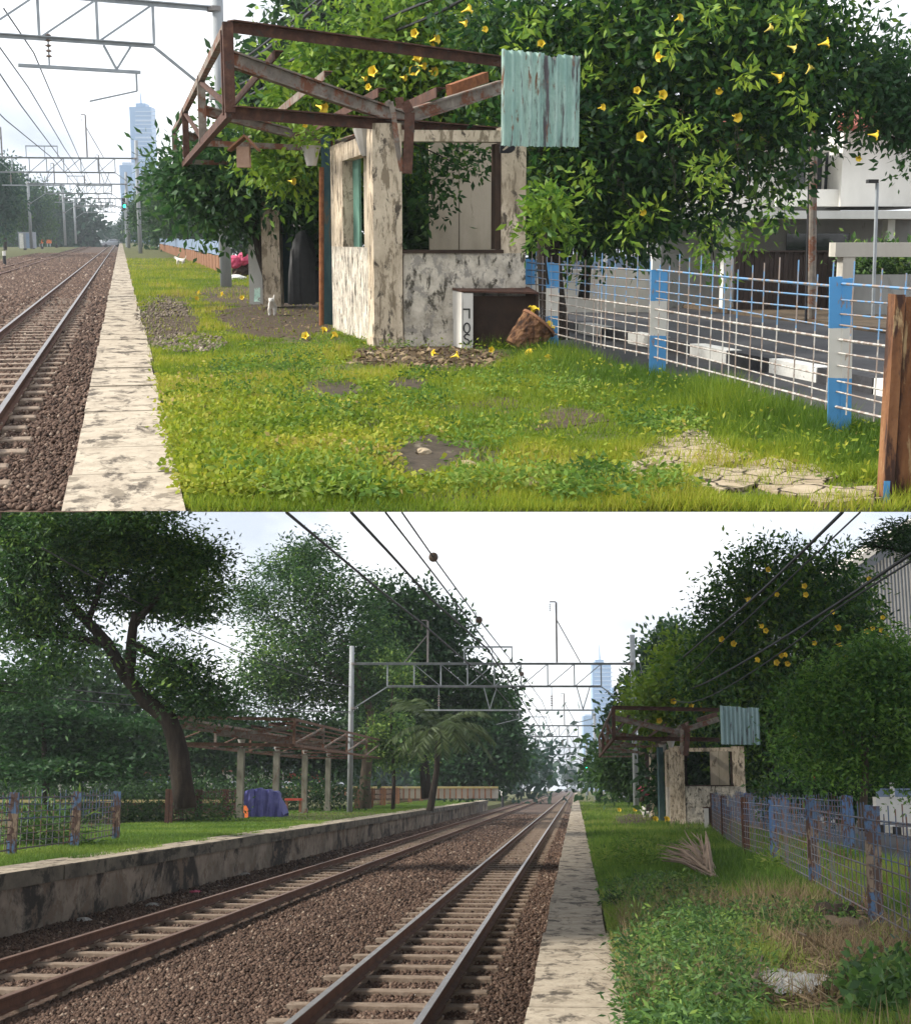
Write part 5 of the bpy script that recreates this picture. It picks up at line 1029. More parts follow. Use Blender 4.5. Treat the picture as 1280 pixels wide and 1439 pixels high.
# tracks, ballast
track(-1.97, 1.12, 5, 700, 'polished twin rails on concrete sleepers beside the lower right platform', near=90)
track(-6.25, 1.24, 12, 700, 'rust brown twin rails beside the long low platform wall', near=70, shiny=False, spacing=1.15, hl=.66)
r3 = np.random.default_rng(16); x, y = scatter_y(r3, 150000, -8.55, -.34, 11.5, 120, 1.4); px, py = B.pix(np.stack((x, y, np.full(len(x), ZB)), 1)); mid = np.clip((.9 - abs(x + 4.1)) / .9, 0, 1)
z = ZB + r3.uniform(-.01, .03, len(x)) + .05 * mid + np.where((abs(x + 1.97) < 1.0) | (abs(x + 6.25) < 1.0), -.015, 0); Q = np.stack((x, y, z), 1)
gx = np.minimum(np.minimum(abs(x + 2.53), abs(x + 1.41)), np.minimum(abs(x + 6.87), abs(x + 5.63))); ok = (px > -25) & (px < 900) & (py < 1470) & (gx > .09); Q = Q[ok]
stones('ballast_stones', Q, r3.uniform(.020, .050, len(Q)) * np.clip(Q[:, 1] / 26, .85, 1.8), K['stone'], 17, 'brown ballast stones around the lower tracks')
for k, (cx, cy, lab) in enumerate(((215, 1272, 'white litter scrap at the foot of the platform wall, nearest the camera'), (118, 1293, 'pale scrap by the left end of the platform wall'), (345, 1229, 'small white scrap on the ballast below the canopy'), (275, 1254, 'pinkish scrap on the ballast by the platform wall'))):
    p = B.G(cx, cy, ZB + .03); tagit(blob(p, (.12, .10, .05), .4, k, 8).build('litter_scrap', K['plastic' if k != 3 else 'pink'], loc=tuple(p)), lab, 'litter')
# grass, right
EL_B = [(1190, 1335, 100, 50, .06), (1130, 1400, 120, 42, .1), (1060, 1280, 100, 24, .2), (1180, 1285, 60, 24, .1), (890, 1152, 30, 8, .1), (985, 1163, 50, 7, .3), (1250, 1390, 60, 30, .3)]
patch('dirt', 1190, 1335, 92, 46, K['dirt'], seed=31); patch('dirt', 1130, 1400, 100, 38, K['dirt'], dz=.012, seed=32); patch('dirt', 1195, 1285, 60, 22, K['dirt'], dz=.016, seed=33); patch('dirt', 892, 1153, 30, 8, K['dirt'], seed=34)
def grassB(n, x0, x1, y0, y1, seed, ell, pw=1.15):
    r_ = np.random.default_rng(seed); x, y = scatter_y(r_, n, x0, x1, y0, y1, pw); P = np.stack((x, y, np.zeros(n)), 1); px, py = B.pix(P)
    k = (px > -20) & (px < 1310) & (py < 1460); P, px, py = P[k], px[k], py[k]; d = off_patches(P, ell); k = r_.uniform(0, 1, len(P)) < d; return P[k], px[k], py[k], r_
P, px, py, r_ = grassB(200000, .27, 5.5, 7.5, 130, 21, EL_B)
nt2 = vnoise(P[:, 0], P[:, 1], .5, 31); nt3 = vnoise(P[:, 0], P[:, 1], 2.2, 32)
h = r_.uniform(.05, .17, len(P)) * (.5 + nt2) * np.where(P[:, 0] > 2.6, 1.3, 1) * np.where(P[:, 0] < .45, .6, 1); w = np.clip(.0024 * P[:, 1] ** .65, .007, .04)
blades('grass', 'uneven green grass over the lower right platform', P, h, w, np.clip(.45 + (nt3 - .5) * .8 + (nt2 - .5) * .3 + r_.normal(0, .14, len(P)), 0, 1), K['grassB'], 23, .8)
P, px, py, r_ = grassB(150000, -16, -8.95, 20, 140, 24, [(470, 1148, 90, 7, .15)], 1.0)
k = (P[:, 0] > -9.4) & (vnoise(P[:, 0], P[:, 1], 1.1, 8) < .55); P = P[~k]
nt3 = vnoise(P[:, 0], P[:, 1], 2.2, 35); blades('grass', 'mown green grass on the left platform', P, r_.uniform(.04, .11, len(P)), np.clip(.0024 * P[:, 1] ** .65, .007, .04), np.clip(.4 + (nt3 - .5) * .6 + r_.normal(0, .12, len(P)), 0, 1), K['grassB'], 25, .8)
# weeds on the right: leafy plants of different height
def weedfield(n, cx, cy, rx, ry, hmax, seed, per, ln, m, label, wd=.45):
    r_ = np.random.default_rng(seed); a = r_.uniform(0, 6.283, n); q = np.sqrt(r_.uniform(0, 1, n)); P, T = [], []
    for a_, q_, t_ in zip(a, q, r_.uniform(.1, .8, n)):
        p = B.G(cx + rx * q_ * math.cos(a_), cy + ry * q_ * math.sin(a_)); hh = hmax * r_.uniform(.25, 1) * (1 - q_ * .5)
        if p.x < .30: continue
        for j in range(4): P.append((p.x + r_.normal(0, .04), p.y + r_.normal(0, .04), hh * (j + 1) / 4)); T.append(t_)
    return quadleaf_ground('weeds', label, np.array(P), np.array(T), per, ln * .9, ln, wd, m, seed)
weedfield(290, 965, 1390, 112, 98, .46, 41, 11, .055, K['leaf_weed'], 'leafy weeds beside the lower platform strip, nearest the camera', .32)
weedfield(150, 930, 1265, 80, 28, .26, 42, 9, .06, K['leaf_weed'], 'low weeds along the middle of the lower grass')
weedfield(70, 1250, 1410, 46, 40, .34, 43, 9, .075, K['leaf_weed'], 'broad-leaved weeds in the lower right corner', .6)
weedfield(120, 1080, 1300, 120, 24, .22, 44, 8, .055, K['leaf_weed'], 'thin weeds between the dry frond and the logs')
weedfield(120, 900, 1205, 50, 18, .28, 45, 9, .12, K['grassB'], 'grassy clump left of the dry frond', .2)
weedfield(90, 1130, 1215, 60, 20, .3, 46, 8, .12, K['grassB'], 'tall grass along the foot of the rusty fence', .2)
# straw and twigs
r_ = np.random.default_rng(51); n = 2600; a = r_.uniform(0, 6.283, n); q = np.sqrt(r_.uniform(0, 1, n)); S = []
for a_, q_ in zip(a, q): S.append(tuple(B.G(1150 + 125 * q_ * math.cos(a_), 1350 + 78 * q_ * math.sin(a_), .02)))
S = np.array(S); D = rdir(r_, n); D[:, 2] = abs(D[:, 2]) * .15; D /= np.linalg.norm(D, axis=1, keepdims=True); L_ = r_.uniform(.08, .35, n)
o = fastmesh('straw', leafquads(r_, S, D, L_, np.full(n, .012), 0), np.repeat(r_.uniform(0, 1, n), 4), K['straw'], loc=tuple(S[0])); tagit(o, 'dry straw and twigs on the bare soil by the weeds', kind='stuff')
for k, (x0, y0, x1, y1, lab) in enumerate(((1030, 1438, 1072, 1378, 'long bare stick slanting up from the lower edge among the weeds'), (992, 1390, 1012, 1438, 'bare stick leaning left in the front weeds'), (1108, 1300, 1134, 1345, 'dark twig standing near the middle of the weedy soil'))):
    p, q = B.G(x0, y0, .03), B.G(x1, y1, .1); tagit(MB().tube([p, p.lerp(q, .5) + Vector((.02, 0, .05)), q + Vector((0, 0, .15))], [.012, .01, .006], 6).build('stick', K['barklight'], loc=tuple(p)), lab, 'stick')
for k, (x0, y0, x1, y1, r, lab) in enumerate(((1152, 1281, 1196, 1285, .10, 'mossy dark log, rear of two by the fence post'), (1160, 1298, 1212, 1303, .08, 'grey broken log in front of the mossy one'))):
    p, q = B.G(x0, y0, r * .7), B.G(x1, y1, r * .7); g = MB(); g.tube([p.lerp(q, i / 6) + Vector((0, 0, .01 * math.sin(i * 2.1))) for i in range(7)], [r * (.9 + .06 * math.sin(i * 1.7 + k)) for i in range(7)], 12); tagit(g.build('log', K['bark' if k == 0 else 'barklight'], loc=tuple(p)), lab, 'log')
p = B.G(1096, 1380, .05); t = thing('plastic_sheet', 'crumpled torn white plastic sheet lying in the weeds', 'plastic sheet', tuple(p)); g = MB(); n = 14; rg = random.Random(3)
g.add([(p.x - .38 + .76 * i / n + rg.uniform(-.02, .02), p.y - .5 + 1.0 * j / n + rg.uniform(-.03, .03), .03 + rg.uniform(0, .07) * (1 if 0 < i < n and 0 < j < n else .2)) for j in range(n + 1) for i in range(n + 1)], [(j * (n + 1) + i, j * (n + 1) + i + 1, (j + 1) * (n + 1) + i + 1, (j + 1) * (n + 1) + i) for j in range(n) for i in range(n) if (i - 7) ** 2 + (j - 7) ** 2 < 46 + 12 * math.sin(i * 3 + j)])
so = g.build('sheet', K['plastic'], t, smooth=True)
P, px, py, r_ = grassB(60000, .3, 3.4, 7.5, 22, 57, [(1095, 1378, 62, 30, 0), (1185, 1292, 48, 24, 0)])
k = (px > 870) & (px < 1290) & (py > 1250) & (r_.uniform(0, 1, len(P)) < .5 * (vnoise(P[:, 0], P[:, 1], .6, 58) > .45)); P = P[k]
blades('dry_grass', 'dry brown stalks among the weeds', P, r_.uniform(.08, .34, len(P)), np.full(len(P), .008), r_.uniform(.1, 1, len(P)), K['straw'], 59, 1.2)
# dry frond heap
p0 = B.G(1000, 1228, .03); t = thing('dry_palm_frond', 'grey dry palm frond lying fanned out on the grass before the booth', 'palm frond', tuple(p0)); rg = random.Random(9)
ends = [(966 + rg.uniform(-14, 30), 1166 + rg.uniform(0, 34)) for _ in range(26)] + [(930 + rg.uniform(-8, 24), 1188 + rg.uniform(-4, 22)) for _ in range(30)] + [(985 + rg.uniform(0, 12), 1172 + rg.uniform(0, 20)) for _ in range(5)]
g = MB()
for k, (x, y) in enumerate(ends):
    b = B.G(1000 + rg.uniform(-10, 6), 1226 + rg.uniform(-8, 6), .02 + rg.uniform(0, .06)); e_ = B.D(x, y, B.depth(b) + rg.uniform(-.1, .9)); m_ = b.lerp(e_, .55) + Vector((0, 0, rg.uniform(.02, .12))); g.tube([b, m_, e_], [.014, .016, .003], 4)
g.build('leaflets', K['dryfrond'], t); MB().tube([B.G(1008, 1235, .03), p0 + Vector((0, 0, .05)), B.D(962, 1196, B.depth(p0) + .3)], [.03, .026, .012], 7).build('midrib', K['dryfrond'], t)
# fences right
b1 = [B.G(1400, 1405), B.G(1226, 1301), B.G(1142, 1249), B.G(1086, 1216), B.G(1046, 1202), B.G(1016, 1181), B.G(1001, 1167)]
fence('rusty bar fence with peeling blue posts along the lower right grass', 'fence', b1, 1.10, postm=('postold', 'postold', 'postold', 'postblue', 'rust', 'rust', 'rust'), barm='barold', vs=.30, nz=9, pw=.085, r=.0062, dense=((.5, .6),), seed=5)
b2 = [B.G(1190, 1196), B.G(1138, 1184), B.G(1102, 1179), B.G(1075, 1172), B.G(1049, 1164), B.G(1030, 1158)]
fence('blue bar fence behind the rusty one, nearer the road', 'fence', b2, 1.12, postm='postblue', barm='barold', vs=.32, nz=8, pw=.12, r=.010, seed=7)
# kerb across the road
y = 26.0; i = 0; wk = MB(); bkk = MB()
while y < 130: (wk if i % 2 else bkk).box(11.0, 11.25, y + .01, y + 1.35, -.31, -.05); y += 1.37; i += 1
struct(wk.build('kerb', K['kerbwhite'], loc=(11, 26, -.3))); struct(bkk.build('kerb', K['kerbblack'], loc=(11, 26, -.3)))
# gantries and wires
GB = 'catenary gantries of the lower view'
gantry(BP(492, 76), BP(893, 76), 'nearest lattice gantry on two pale poles, spanning both tracks in the lower view', GB, 7.75, 6.55, ph=(8.7, 9.3))
for k, (a, b, d, lab) in enumerate(((679, 837, 148, 'second lattice gantry of the lower view, right of the palm'), (726, 825, 230, 'third lattice gantry of the lower view, small against the sky'), (757, 816, 330, 'fourth lattice gantry of the lower view, above the far car'), (770, 812, 430, 'farthest lattice gantry of the lower view'))):
    gantry(BP(a, d), BP(b, d), lab, GB, 7.5, 6.4, thick=1.1 + .2 * k, masts=k < 3)
for k, (a, z, r, lab) in enumerate((([(403, 720), (470, 776), (537, 832), (592, 875), (690, 960), (760, 1040)], 6.9, .035, 'thick wire leaving the top edge left of the others, lower view'), ([(494, 720), (550, 780), (606, 842), (685, 912), (744, 1000), (775, 1050)], 6.5, .034, 'second wire from the left at the top edge of the lower view'), ([(542, 720), (609, 806), (675, 892), (764, 1009), (785, 1055)], 6.4, .022, 'third wire from the left at the top edge of the lower view'), ([(565, 720), (609, 783), (673, 871), (733, 947), (761, 984), (787, 1045)], 7.2, .022, 'rightmost beaded wire at the top edge of the lower view'))):
    pts = [B.G(*p, z) for p in a]; w_ = wire('overhead_wire', pts, r, W, lab, group='running wires of the lower view')
    if k == 3:
        for q in (pts[1], pts[2], pts[3]): blob(q, (.13, .13, .13), 0, 2, 8).build('bead', K['ceramic'], w_)
for k, (a, d1, r, lab) in enumerate((([(897, 945), (938, 939), (1000, 889), (1072, 828), (1183, 720)], 25, .034, 'thickest twin cable rising steeply over the right trees'), ([(897, 950), (957, 953), (1021, 896), (1107, 815), (1208, 720)], 25, .018, 'thin cable just below the thickest one, over the right trees'), ([(899, 985), (942, 975), (992, 959), (1071, 914), (1179, 846), (1300, 764)], 22, .03, 'thick cable leaving the right edge highest'), ([(899, 930), (906, 950), (946, 984), (1000, 977), (1107, 910), (1179, 853), (1300, 776)], 22, .018, 'sagging thin cable leaving the right edge lowest'))):
    wire('overhead_cable', pwire(a, 75.5, d1), r, K['cable'], lab, 'cable', 'cables beside the right trees in the lower view')
for k, (a, d0_, d1, lab) in enumerate((([(492, 965), (420, 948), (300, 900), (200, 850), (60, 770)], 76, 30, 'thin wire running up left across the rain tree'), ([(492, 1002), (330, 990), (160, 975), (-20, 958)], 76, 36, 'upper faint wire across the left trees'), ([(492, 1000), (300, 998), (120, 985), (-20, 968)], 76, 36, 'lower faint wire across the left trees'))):
    wire('overhead_wire', pwire(a, d0_, d1), .018, W, lab, group='thin wires across the left trees')
# booth and canopy
C = B.G(944, 1158); dC = B.depth(C); R = BP(1047, dC - 1.0); Lb = BP(934.5, dC + 4.4); e = (R - C).normalized(); s = (Lb - C).normalized()
bd = lambda px_, b: (B.D(px_, 1090, dC + b) - C).to_2d().dot(e.to_2d()) - (s * b).dot(e)
kiosk(C, R, Lb, 'ruined cream ticket booth seen from farther back, behind the rusty fence', dict(h=2.75, hp=1.33, rw=.43, pl=1.5, zs=1.3, pw=.5, boards=[(bd(1003, 1.6), bd(1016, 1.6)), (bd(1016.5, 1.6), bd(1031, 1.6))], bb=1.6))
FL, FR = BP(864, 46), BP(1013, 47.4); s0, s1 = B.D(1013, 1046, 45.2), B.D(1068, 1046.5, 45.6)
cano = canopy(FL, FR, (0, 1, 0), 28, 2.83, 3.80, 3.05, 'rusty butterfly canopy frame with a dull teal sheet, seen from farther back', (s0, s1, s0.z, B.D(1013, 994, 45.2).z, 'tealgrey'), cols=[BP(944, 49.5), BP(932, 56)], over=.1)
PB(MB(), 927, 934, 1050, 1153, 54, .4).build('column', K['bluecol'], cano); PB(MB(), 916, 922, 1045, 1147, 62, .5).build('column', K['plaster'], cano)
t = thing('bent_gutter', 'bent gutter strips hooked over the canopy valley, seen from farther back', 'gutter', tuple(B.D(962, 1060, 45.6))); d = 45.6
for pts, w_, mt in (([(952, 1024), (956, 1020), (958, 1030), (957, 1060)], .10, 'rustgrey'), ([(957, 1022), (963, 1020), (966, 1030), (963, 1062)], .17, 'rust')):
    g = MB(); q = [B.D(x, y, d) for x, y in pts]
    for a, b in zip(q, q[1:]): g.beam(a, b, w_, .04, up=B.nh)
    g.build('strip', K[mt], t)
wl = thing('shelter_shade_wall', 'rear panel left of the distant booth, the shade inside the waiting shelter put into its dark colour', 'wall', tuple(BP(925, 68))); PB(MB(), 908, 940, 1050, 1143, 68, .15).build('panel', K['brown'], wl)  # dim inside of the far shelter, its shade carried by the panel colour
cb = B.G(990, 1164); t = thing('broken_cabinet', 'distant open cabinet leaning on the booth behind the fence', 'cabinet', tuple(cb)); dd = B.depth(cb); PB(MB(), 990, 996, 1136, 1164, dd, .05).build('front_stile', K['whiteboard'], t); PB(MB(), 996.2, 1028, 1136, 1162, dd + .4, .04).build('back_panel', K['darkwood'], t); PB(MB(), 990, 1028, 1134, 1136, dd, .5).build('top_panel', K['rust'], t)
p = B.D(905, 1112, 62); t = thing('pink_bundle', 'bright pink cloth bundle beside the right gantry pole, far view', 'bundle', tuple(p))
for k, (x, y, r) in enumerate(((902, 1108, 6), (908, 1112, 6), (905, 1122, 7))): blob(B.D(x, y, 62 + .2 * k), (r * .031, .25, r * .031), .2, k, 10).build('bag', K['pink' if k < 2 else 'darkwood'], t)
cat_body('cat', 'white cat walking right on the soil before the distant booth', B.G(909, 1149, 0), 1.05, 0, rz=.1)
cat_body('cat', 'pale cat sitting higher, just behind the walking cat', B.G(905, 1141, 0), .95, 0, rz=1.9)
for x, y, lab in ((890, 1141, 'yellow speck of a fallen flower left of the walking cat'), (918, 1155, 'fallen yellow flower left of two before the distant booth'), (934, 1155, 'fallen yellow flower touching the distant booth corner'), (868, 1141, 'fallen yellow flower farthest left in the lower right grass')):
    trumpet(B.G(x, y, .06), (.3, -.8, .5), None, 1.3, lab, 'fallen flowers before the distant booth')
# left canopy
cols = [BP(338, 60), BP(388, 67), BP(428, 73), BP(461, 79)]
canopy(BP(240, 56), BP(412, 58), (0, 1, 0), 27, 2.95, 3.98, 3.35, 'long rusty canopy skeleton on four columns on the left platform', None, stations=5, valley=.55, over=.5, cols=cols, mats=('rusttan', 'rustgrey'), both=True, posts=cols)
t = thing('covered_stall', 'stall wrapped in a creased blue tarpaulin under the left canopy', 'covered stall', tuple(BP(370, 63)))
rg = random.Random(4); g = MB(); n = 10; a, b = BP(341, 62.5), BP(403, 64.5); pf = [(0, 0), (.02, .5), (.1, 1.15), (.35, 1.25), (.62, 1.18), (.8, 1.1), (.93, .7), (1, .12)]
vs_ = []
for i in range(25):
    u = i / 24; top = np.interp(u, [q[0] for q in pf], [q[1] for q in pf]); base = a.lerp(b, u)
    for j in range(9):
        v = j / 8; ang = v * math.pi; r = .9; o_ = B.nh * (-math.cos(ang) * r) ; zz = top * min(1, math.sin(ang) * 1.6); f_ = .06 * math.sin(u * 31 + v * 3) + rg.uniform(-.03, .03)
        vs_.append(base + o_ * (1 + f_) + Vector((f_ * .6, 0, zz + f_ * .5)))
g.add(vs_, [(i * 9 + j, i * 9 + j + 1, (i + 1) * 9 + j + 1, (i + 1) * 9 + j) for i in range(24) for j in range(8)]); g.build('tarpaulin', K['tarp'], t)
t = thing('orange_board', 'small orange board leaning beside the blue tarpaulin', 'board', tuple(BP(345, 60.5))); m = MB(); m.extr([B.D(341, 1149, 60.6), B.D(349, 1149, 60.6), B.D(349, 1137, 60.9), B.D(346, 1132, 61), B.D(342, 1132, 61)], B.nh * .06); m.build('board', K['orange'], t)
t = thing('wooden_bench', 'small red-brown bench between the canopy columns', 'bench', tuple(BP(410, 70))); PB(MB(), 400, 424, 1122, 1125, 70, .5).build('seat', K['red'], t)
for x in (401, 420): PB(MB(), x, x + 3, 1125.2, 1141, 70.05, .4).build('leg', K['birdbox'], t)
# fence and low walls left
b3 = [B.G(-80, 1222), B.G(12, 1203), B.G(102, 1191), B.G(160, 1180)]
fence('old bar fence with blue-topped rusty posts on the left platform', 'fence', b3, 1.20, postm='postold', barm='barold', vs=.4, nz=8, pw=.10, r=.010, seed=9)
b4 = [B.G(234, 1158), B.G(276, 1154), B.G(314, 1150), B.G(331, 1148)]
fence('rusty bar fence left of the canopy columns', 'fence', b4, 1.2, postm='rust', barm='rust', vs=.5, nz=5, pw=.14, r=.014, seed=11)
b5 = [B.G(x, 1137 - (x - 500) * .12) for x in (500, 518, 536, 556, 574, 590, 606, 624)]
fence('row of short weathered posts beyond the left gantry pole', 'fence', b5, 1.25, postm='birdbox', barm='rust', vs=.6, nz=4, pw=.2, r=.02, seed=13)
t = thing('boundary_wall', 'low brown wall with a pale coping behind the left fence', 'wall', tuple(BP(150, 72))); PB(MB(), -60, 335, 1128, 1162, 72, .3).build('wall', K['soil'], t); PB(MB(), -60, 335, 1124, 1128, 71.9, .5).build('coping', K['yellow'], t)
t = thing('painted_wall', 'long low wall with a yellow top line behind the left gantry pole', 'wall', tuple(BP(560, 115))); PB(MB(), 400, 700, 1108, 1122, 115, .4).build('wall', K['cream'], t); PB(MB(), 400, 700, 1105, 1108, 114.9, .6).build('coping', K['yellow'], t); m = MB()
for k in range(36): PB(m, 402 + k * 8.2, 404 + k * 8.2, 1108.2, 1122, 114.85, .14)
m.build('pilasters', K['birdbox'], t)
for k, (x0, x1, y0, wm, rm, lab) in enumerate(((98, 152, 1086, 'white', 'shed', 'white shop with a pale roof far behind the big trunk'), (176, 226, 1090, 'bluegrey', 'tile', 'blue-grey shop with a red roof left of the big trunk'), (270, 318, 1084, 'cream', 'tile', 'cream shop with a red roof right of the big trunk'), (336, 392, 1088, 'white', 'shed', 'white shop seen through the canopy columns'), (404, 450, 1086, 'red', 'shed', 'red-fronted shop seen beside the left gantry pole'), (40, 84, 1088, 'cream', 'shed', 'low cream shop at the far left'))):
    t = thing('roadside_shop', lab, 'shop', tuple(BP((x0 + x1) / 2, 150)), 'shops across the street'); PB(MB(), x0, x1, y0, 1120, 150, 4).build('wall', K[wm], t)
    PB(MB(), x0 - 3, x1 + 3, y0 - 5, y0 - .1, 149, 6).build('roof', K[rm], t); w_ = (x1 - x0) / 3
    for j in range(2): PB(MB(), x0 + 4 + j * 1.5 * w_, x0 + 4 + j * 1.5 * w_ + w_, y0 + 8, 1118, 149.9, .08).build('window', K['glass'], t)
for k, (x0, lab) in enumerate(((300, 'parked car seen left of the canopy columns'), (372, 'parked car seen between the canopy columns'), (440, 'parked car seen just left of the gantry pole'))):
    c_ = car(BP(x0 + 15, 135, .25), 0.05, lab)
# towers and far things
t = thing('glass_tower', 'tall pale blue skyscraper with a spire in the lower view', 'skyscraper', tuple(BP(848, 900))); PB(MB(), 835, 862, 932, 1112, 900, 12).build('shaft', K['tower'], t); PB(MB(), 836, 848, 927, 931.8, 900.5, 10).build('crown_block', K['tower'], t); MB().tube([B.D(842, 928, 905), B.D(841.5, 905, 905)], [1.1, .2], 6).build('spire', K['towerline'], t); m = MB()
for y in range(938, 1100, 6): PB(m, 835.2, 861.8, y, y + (1.3 if y % 24 else 2.4), 899.8, .15)
m.build('floor_band', K['towerline'], t)
for x0, x1, y0, lab in ((821, 834.5, 1006, 'low pale blue office block left of the tower in the lower view'), (862.5, 867, 966, 'narrow blue block touching the right side of the tower'), (882, 892, 952, 'grey-blue block just left of the right gantry pole')):
    t = thing('office_block', lab, 'office block', tuple(BP((x0 + x1) / 2, 880)), 'office blocks beside the tower'); PB(MB(), x0, x1, y0, 1112, 880, 10).build('shaft', K['tower'], t); PB(MB(), x0 + 1, x1 - 2, y0 - 2, y0 - .1, 881, 6).build('roof_block', K['towerline'], t)
car(BP(802, 400, -.15), .15, 'silver hatchback crossing the tracks far off in the lower view')
signal(BP(823.5, 170), 4.85, 'railway signal showing green below the tower in the lower view')
t = thing('equipment_hut', 'small grey trackside hut far down the left track', 'hut', tuple(BP(722, 210, -.5))); PB(MB(), 716, 734, 1094, 1113, 210, 2).build('wall', K['shed'], t); PB(MB(), 718, 723, 1096, 1113, 209.9, .08).build('door', K['kerbwhite'], t)
t = thing('marker_post', 'short black and white marker post at the end of the left platform', 'marker post', tuple(BP(706, 140, -.55))); MB().tube([BP(706, 140, -.6), BP(706, 140, .5)], .13, 8).build('post', K['kerbblack'], t); MB().tube([BP(706, 140, .5), BP(706, 140, 1.0)], .14, 8).build('white_band', K['kerbwhite'], t)
# warehouse, wall and gate posts right
t = thing('warehouse', 'grey corrugated warehouse gable rising behind the right trees', 'warehouse', tuple(BP(1260, 90))); m = MB(); m.extr([B.D(1150, 1100, 90), B.D(1400, 1100, 90), B.D(1400, 680, 90), B.D(1300, 730, 90), B.D(1190, 806, 90), B.D(1150, 834, 90)], B.nh * 30); m.build('gable_wall', K['shed'], t)
m = MB(); 
for k in range(30): x = 1180 + k * 5; y0 = max(806 - (x - 1190) * .69 + 26, 700); PB(m, x, x + 2.2, y0, 1100, 89.9, .08)
m.build('cladding_ribs', K['cream'], t); m = MB(); m.extr([B.D(1140, 840, 88.5), B.D(1300, 729, 88.5), B.D(1300, 716, 88.5), B.D(1140, 828, 88.5)], B.nh * 32); m.build('roof', K['cream'], t)
t = thing('red_gate_post', 'brick-red gate post below the vine tree across the road', 'gate post', tuple(BP(1147, 50, -.2))); PB(MB(), 1142.5, 1152.5, 1068, 1136, 50, .3).build('shaft', K['red'], t); PB(MB(), 1141, 1154, 1058, 1068, 49.95, .4).build('cap', K['orangerust'], t)
t = thing('garden_wall', 'white garden wall with a blue-grey top at the right edge of the lower view', 'wall', tuple(BP(1260, 38, -.2))); PB(MB(), 1232, 1330, 1120, 1157, 38, .3).build('wall', K['white'], t); PB(MB(), 1232, 1330, 1108, 1119.7, 38.05, .1).build('blue_panel', K['bluegrey'], t); PB(MB(), 1252, 1257, 1100, 1120, 37.9, .1).build('post', K['white'], t)
t = thing('white_house', 'white house wall showing in gaps under the right vine tree', 'house', tuple(BP(1100, 70, -.2))); PB(MB(), 1062, 1150, 1052, 1125, 70, 8).build('wall', K['cream'], t); PB(MB(), 1058, 1154, 1040, 1052, 69, 10).build('roof', K['tile'], t); PB(MB(), 1084, 1100, 1070, 1095, 69.9, .1).build('window', K['glass'], t)
# --- trees
tree('spreading rain tree with a leaning trunk at the upper left of the lower view', 'tree', 38, [(60, 785, 110, 32), (160, 765, 95, 30), (245, 790, 52, 36), (280, 840, 26, 34), (20, 850, 80, 22), (215, 835, 75, 24), (100, 830, 60, 16), (255, 955, 40, 28), (140, 735, 115, 24), (20, 735, 70, 24), (50, 885, 80, 14), (285, 985, 30, 18), (20, 960, 64, 14), (284, 795, 22, 24), (90, 925, 50, 9), (230, 925, 34, 10)],
     [([(262, 1136), (252, 1060), (238, 1012), (205, 985), (180, 955), (185, 905), (192, 860)], .30, .11), ([(180, 955), (152, 905), (112, 862), (60, 800), (10, 760)], .18, .07), ([(186, 905), (225, 925), (275, 935)], .12, .05), ([(150, 905), (80, 890), (0, 900)], .10, .04), ([(188, 880), (230, 830), (260, 790)], .11, .04), ([(125, 872), (150, 800), (170, 750)], .09, .04)], 'leaf_rain', .17, 560, 13, 10, .34, 61, spread=.17, tipr=.36, flat=.62, tm=.5, td=.28, shell=.3)
tree('layered dark tree with flat tiers of leaves at the left edge', 'tree', 54, [(60, 1000, 90, 9), (40, 1030, 110, 9), (110, 1055, 100, 8), (60, 1082, 120, 9), (150, 1020, 60, 10), (10, 980, 80, 8), (160, 1075, 60, 9)], [([(63, 1140), (63, 1060), (62, 975)], .16, .05)], 'leaf_mid', .26, 300, 7, 8, .4, 62, flat=.3, tipr=.5, tm=.35)
tree('dense dark tree mass behind the layered tree', 'tree', 85, [(60, 1020, 120, 60), (200, 1040, 80, 50), (280, 1050, 60, 50), (120, 960, 100, 40)], [([(160, 1125), (165, 1060)], .3, .1), ([(205, 1125), (195, 1085), (180, 1050)], .2, .1)], 'leaf_dark', .42, 420, 6, 8, .5, 63, tm=.45)
tree('tall feathery tree behind the left canopy with a thick pale trunk', 'tree', 86, [(420, 800, 60, 30), (385, 850, 52, 34), (455, 830, 60, 34), (400, 910, 70, 44), (480, 890, 62, 44), (375, 955, 44, 36), (445, 965, 76, 32), (520, 945, 44, 44), (350, 840, 24, 24), (430, 770, 26, 18), (500, 840, 30, 26)], [([(514, 1138), (517, 1060), (521, 1005), (510, 960), (480, 900)], .36, .14), ([(512, 975), (440, 930), (400, 870)], .16, .06)], 'leaf_rain', .30, 380, 12, 8, .36, 64, flat=.55, tm=.45, td=.25, tipr=.65, bark='barklight', spread=.35)
tree('dark rounded tree behind the left end of the gantry', 'tree', 98, [(560, 855, 46, 30), (600, 880, 46, 42), (630, 905, 30, 34), (560, 920, 60, 56), (620, 970, 50, 44), (585, 1000, 70, 50), (680, 975, 34, 36), (520, 1020, 50, 50)], [([(600, 1122), (598, 1040), (590, 950)], .4, .15)], 'leaf_dark', .42, 500, 7, 8, .5, 65, tm=.45)
tree('yellow-green bush beside the thick pale trunk', 'tree', 84, [(548, 925, 22, 22), (565, 950, 20, 16), (552, 1025, 30, 26), (560, 1060, 32, 26), (535, 1045, 20, 24)], [([(552, 1138), (552, 1060), (553, 950)], .12, .05)], 'leaf_weed', .26, 90, 6, 8, .45, 66, tm=.6)
tree('dark undergrowth trees behind the left canopy', 'tree', 92, [(340, 1050, 60, 34), (420, 1040, 60, 40), (470, 1065, 50, 30), (300, 1030, 50, 40)], [([(392, 1128), (394, 1080), (390, 1040)], .22, .1), ([(366, 1128), (362, 1085), (350, 1050)], .18, .08)], 'leaf_dark', .36, 260, 6, 8, .5, 67, tm=.4)
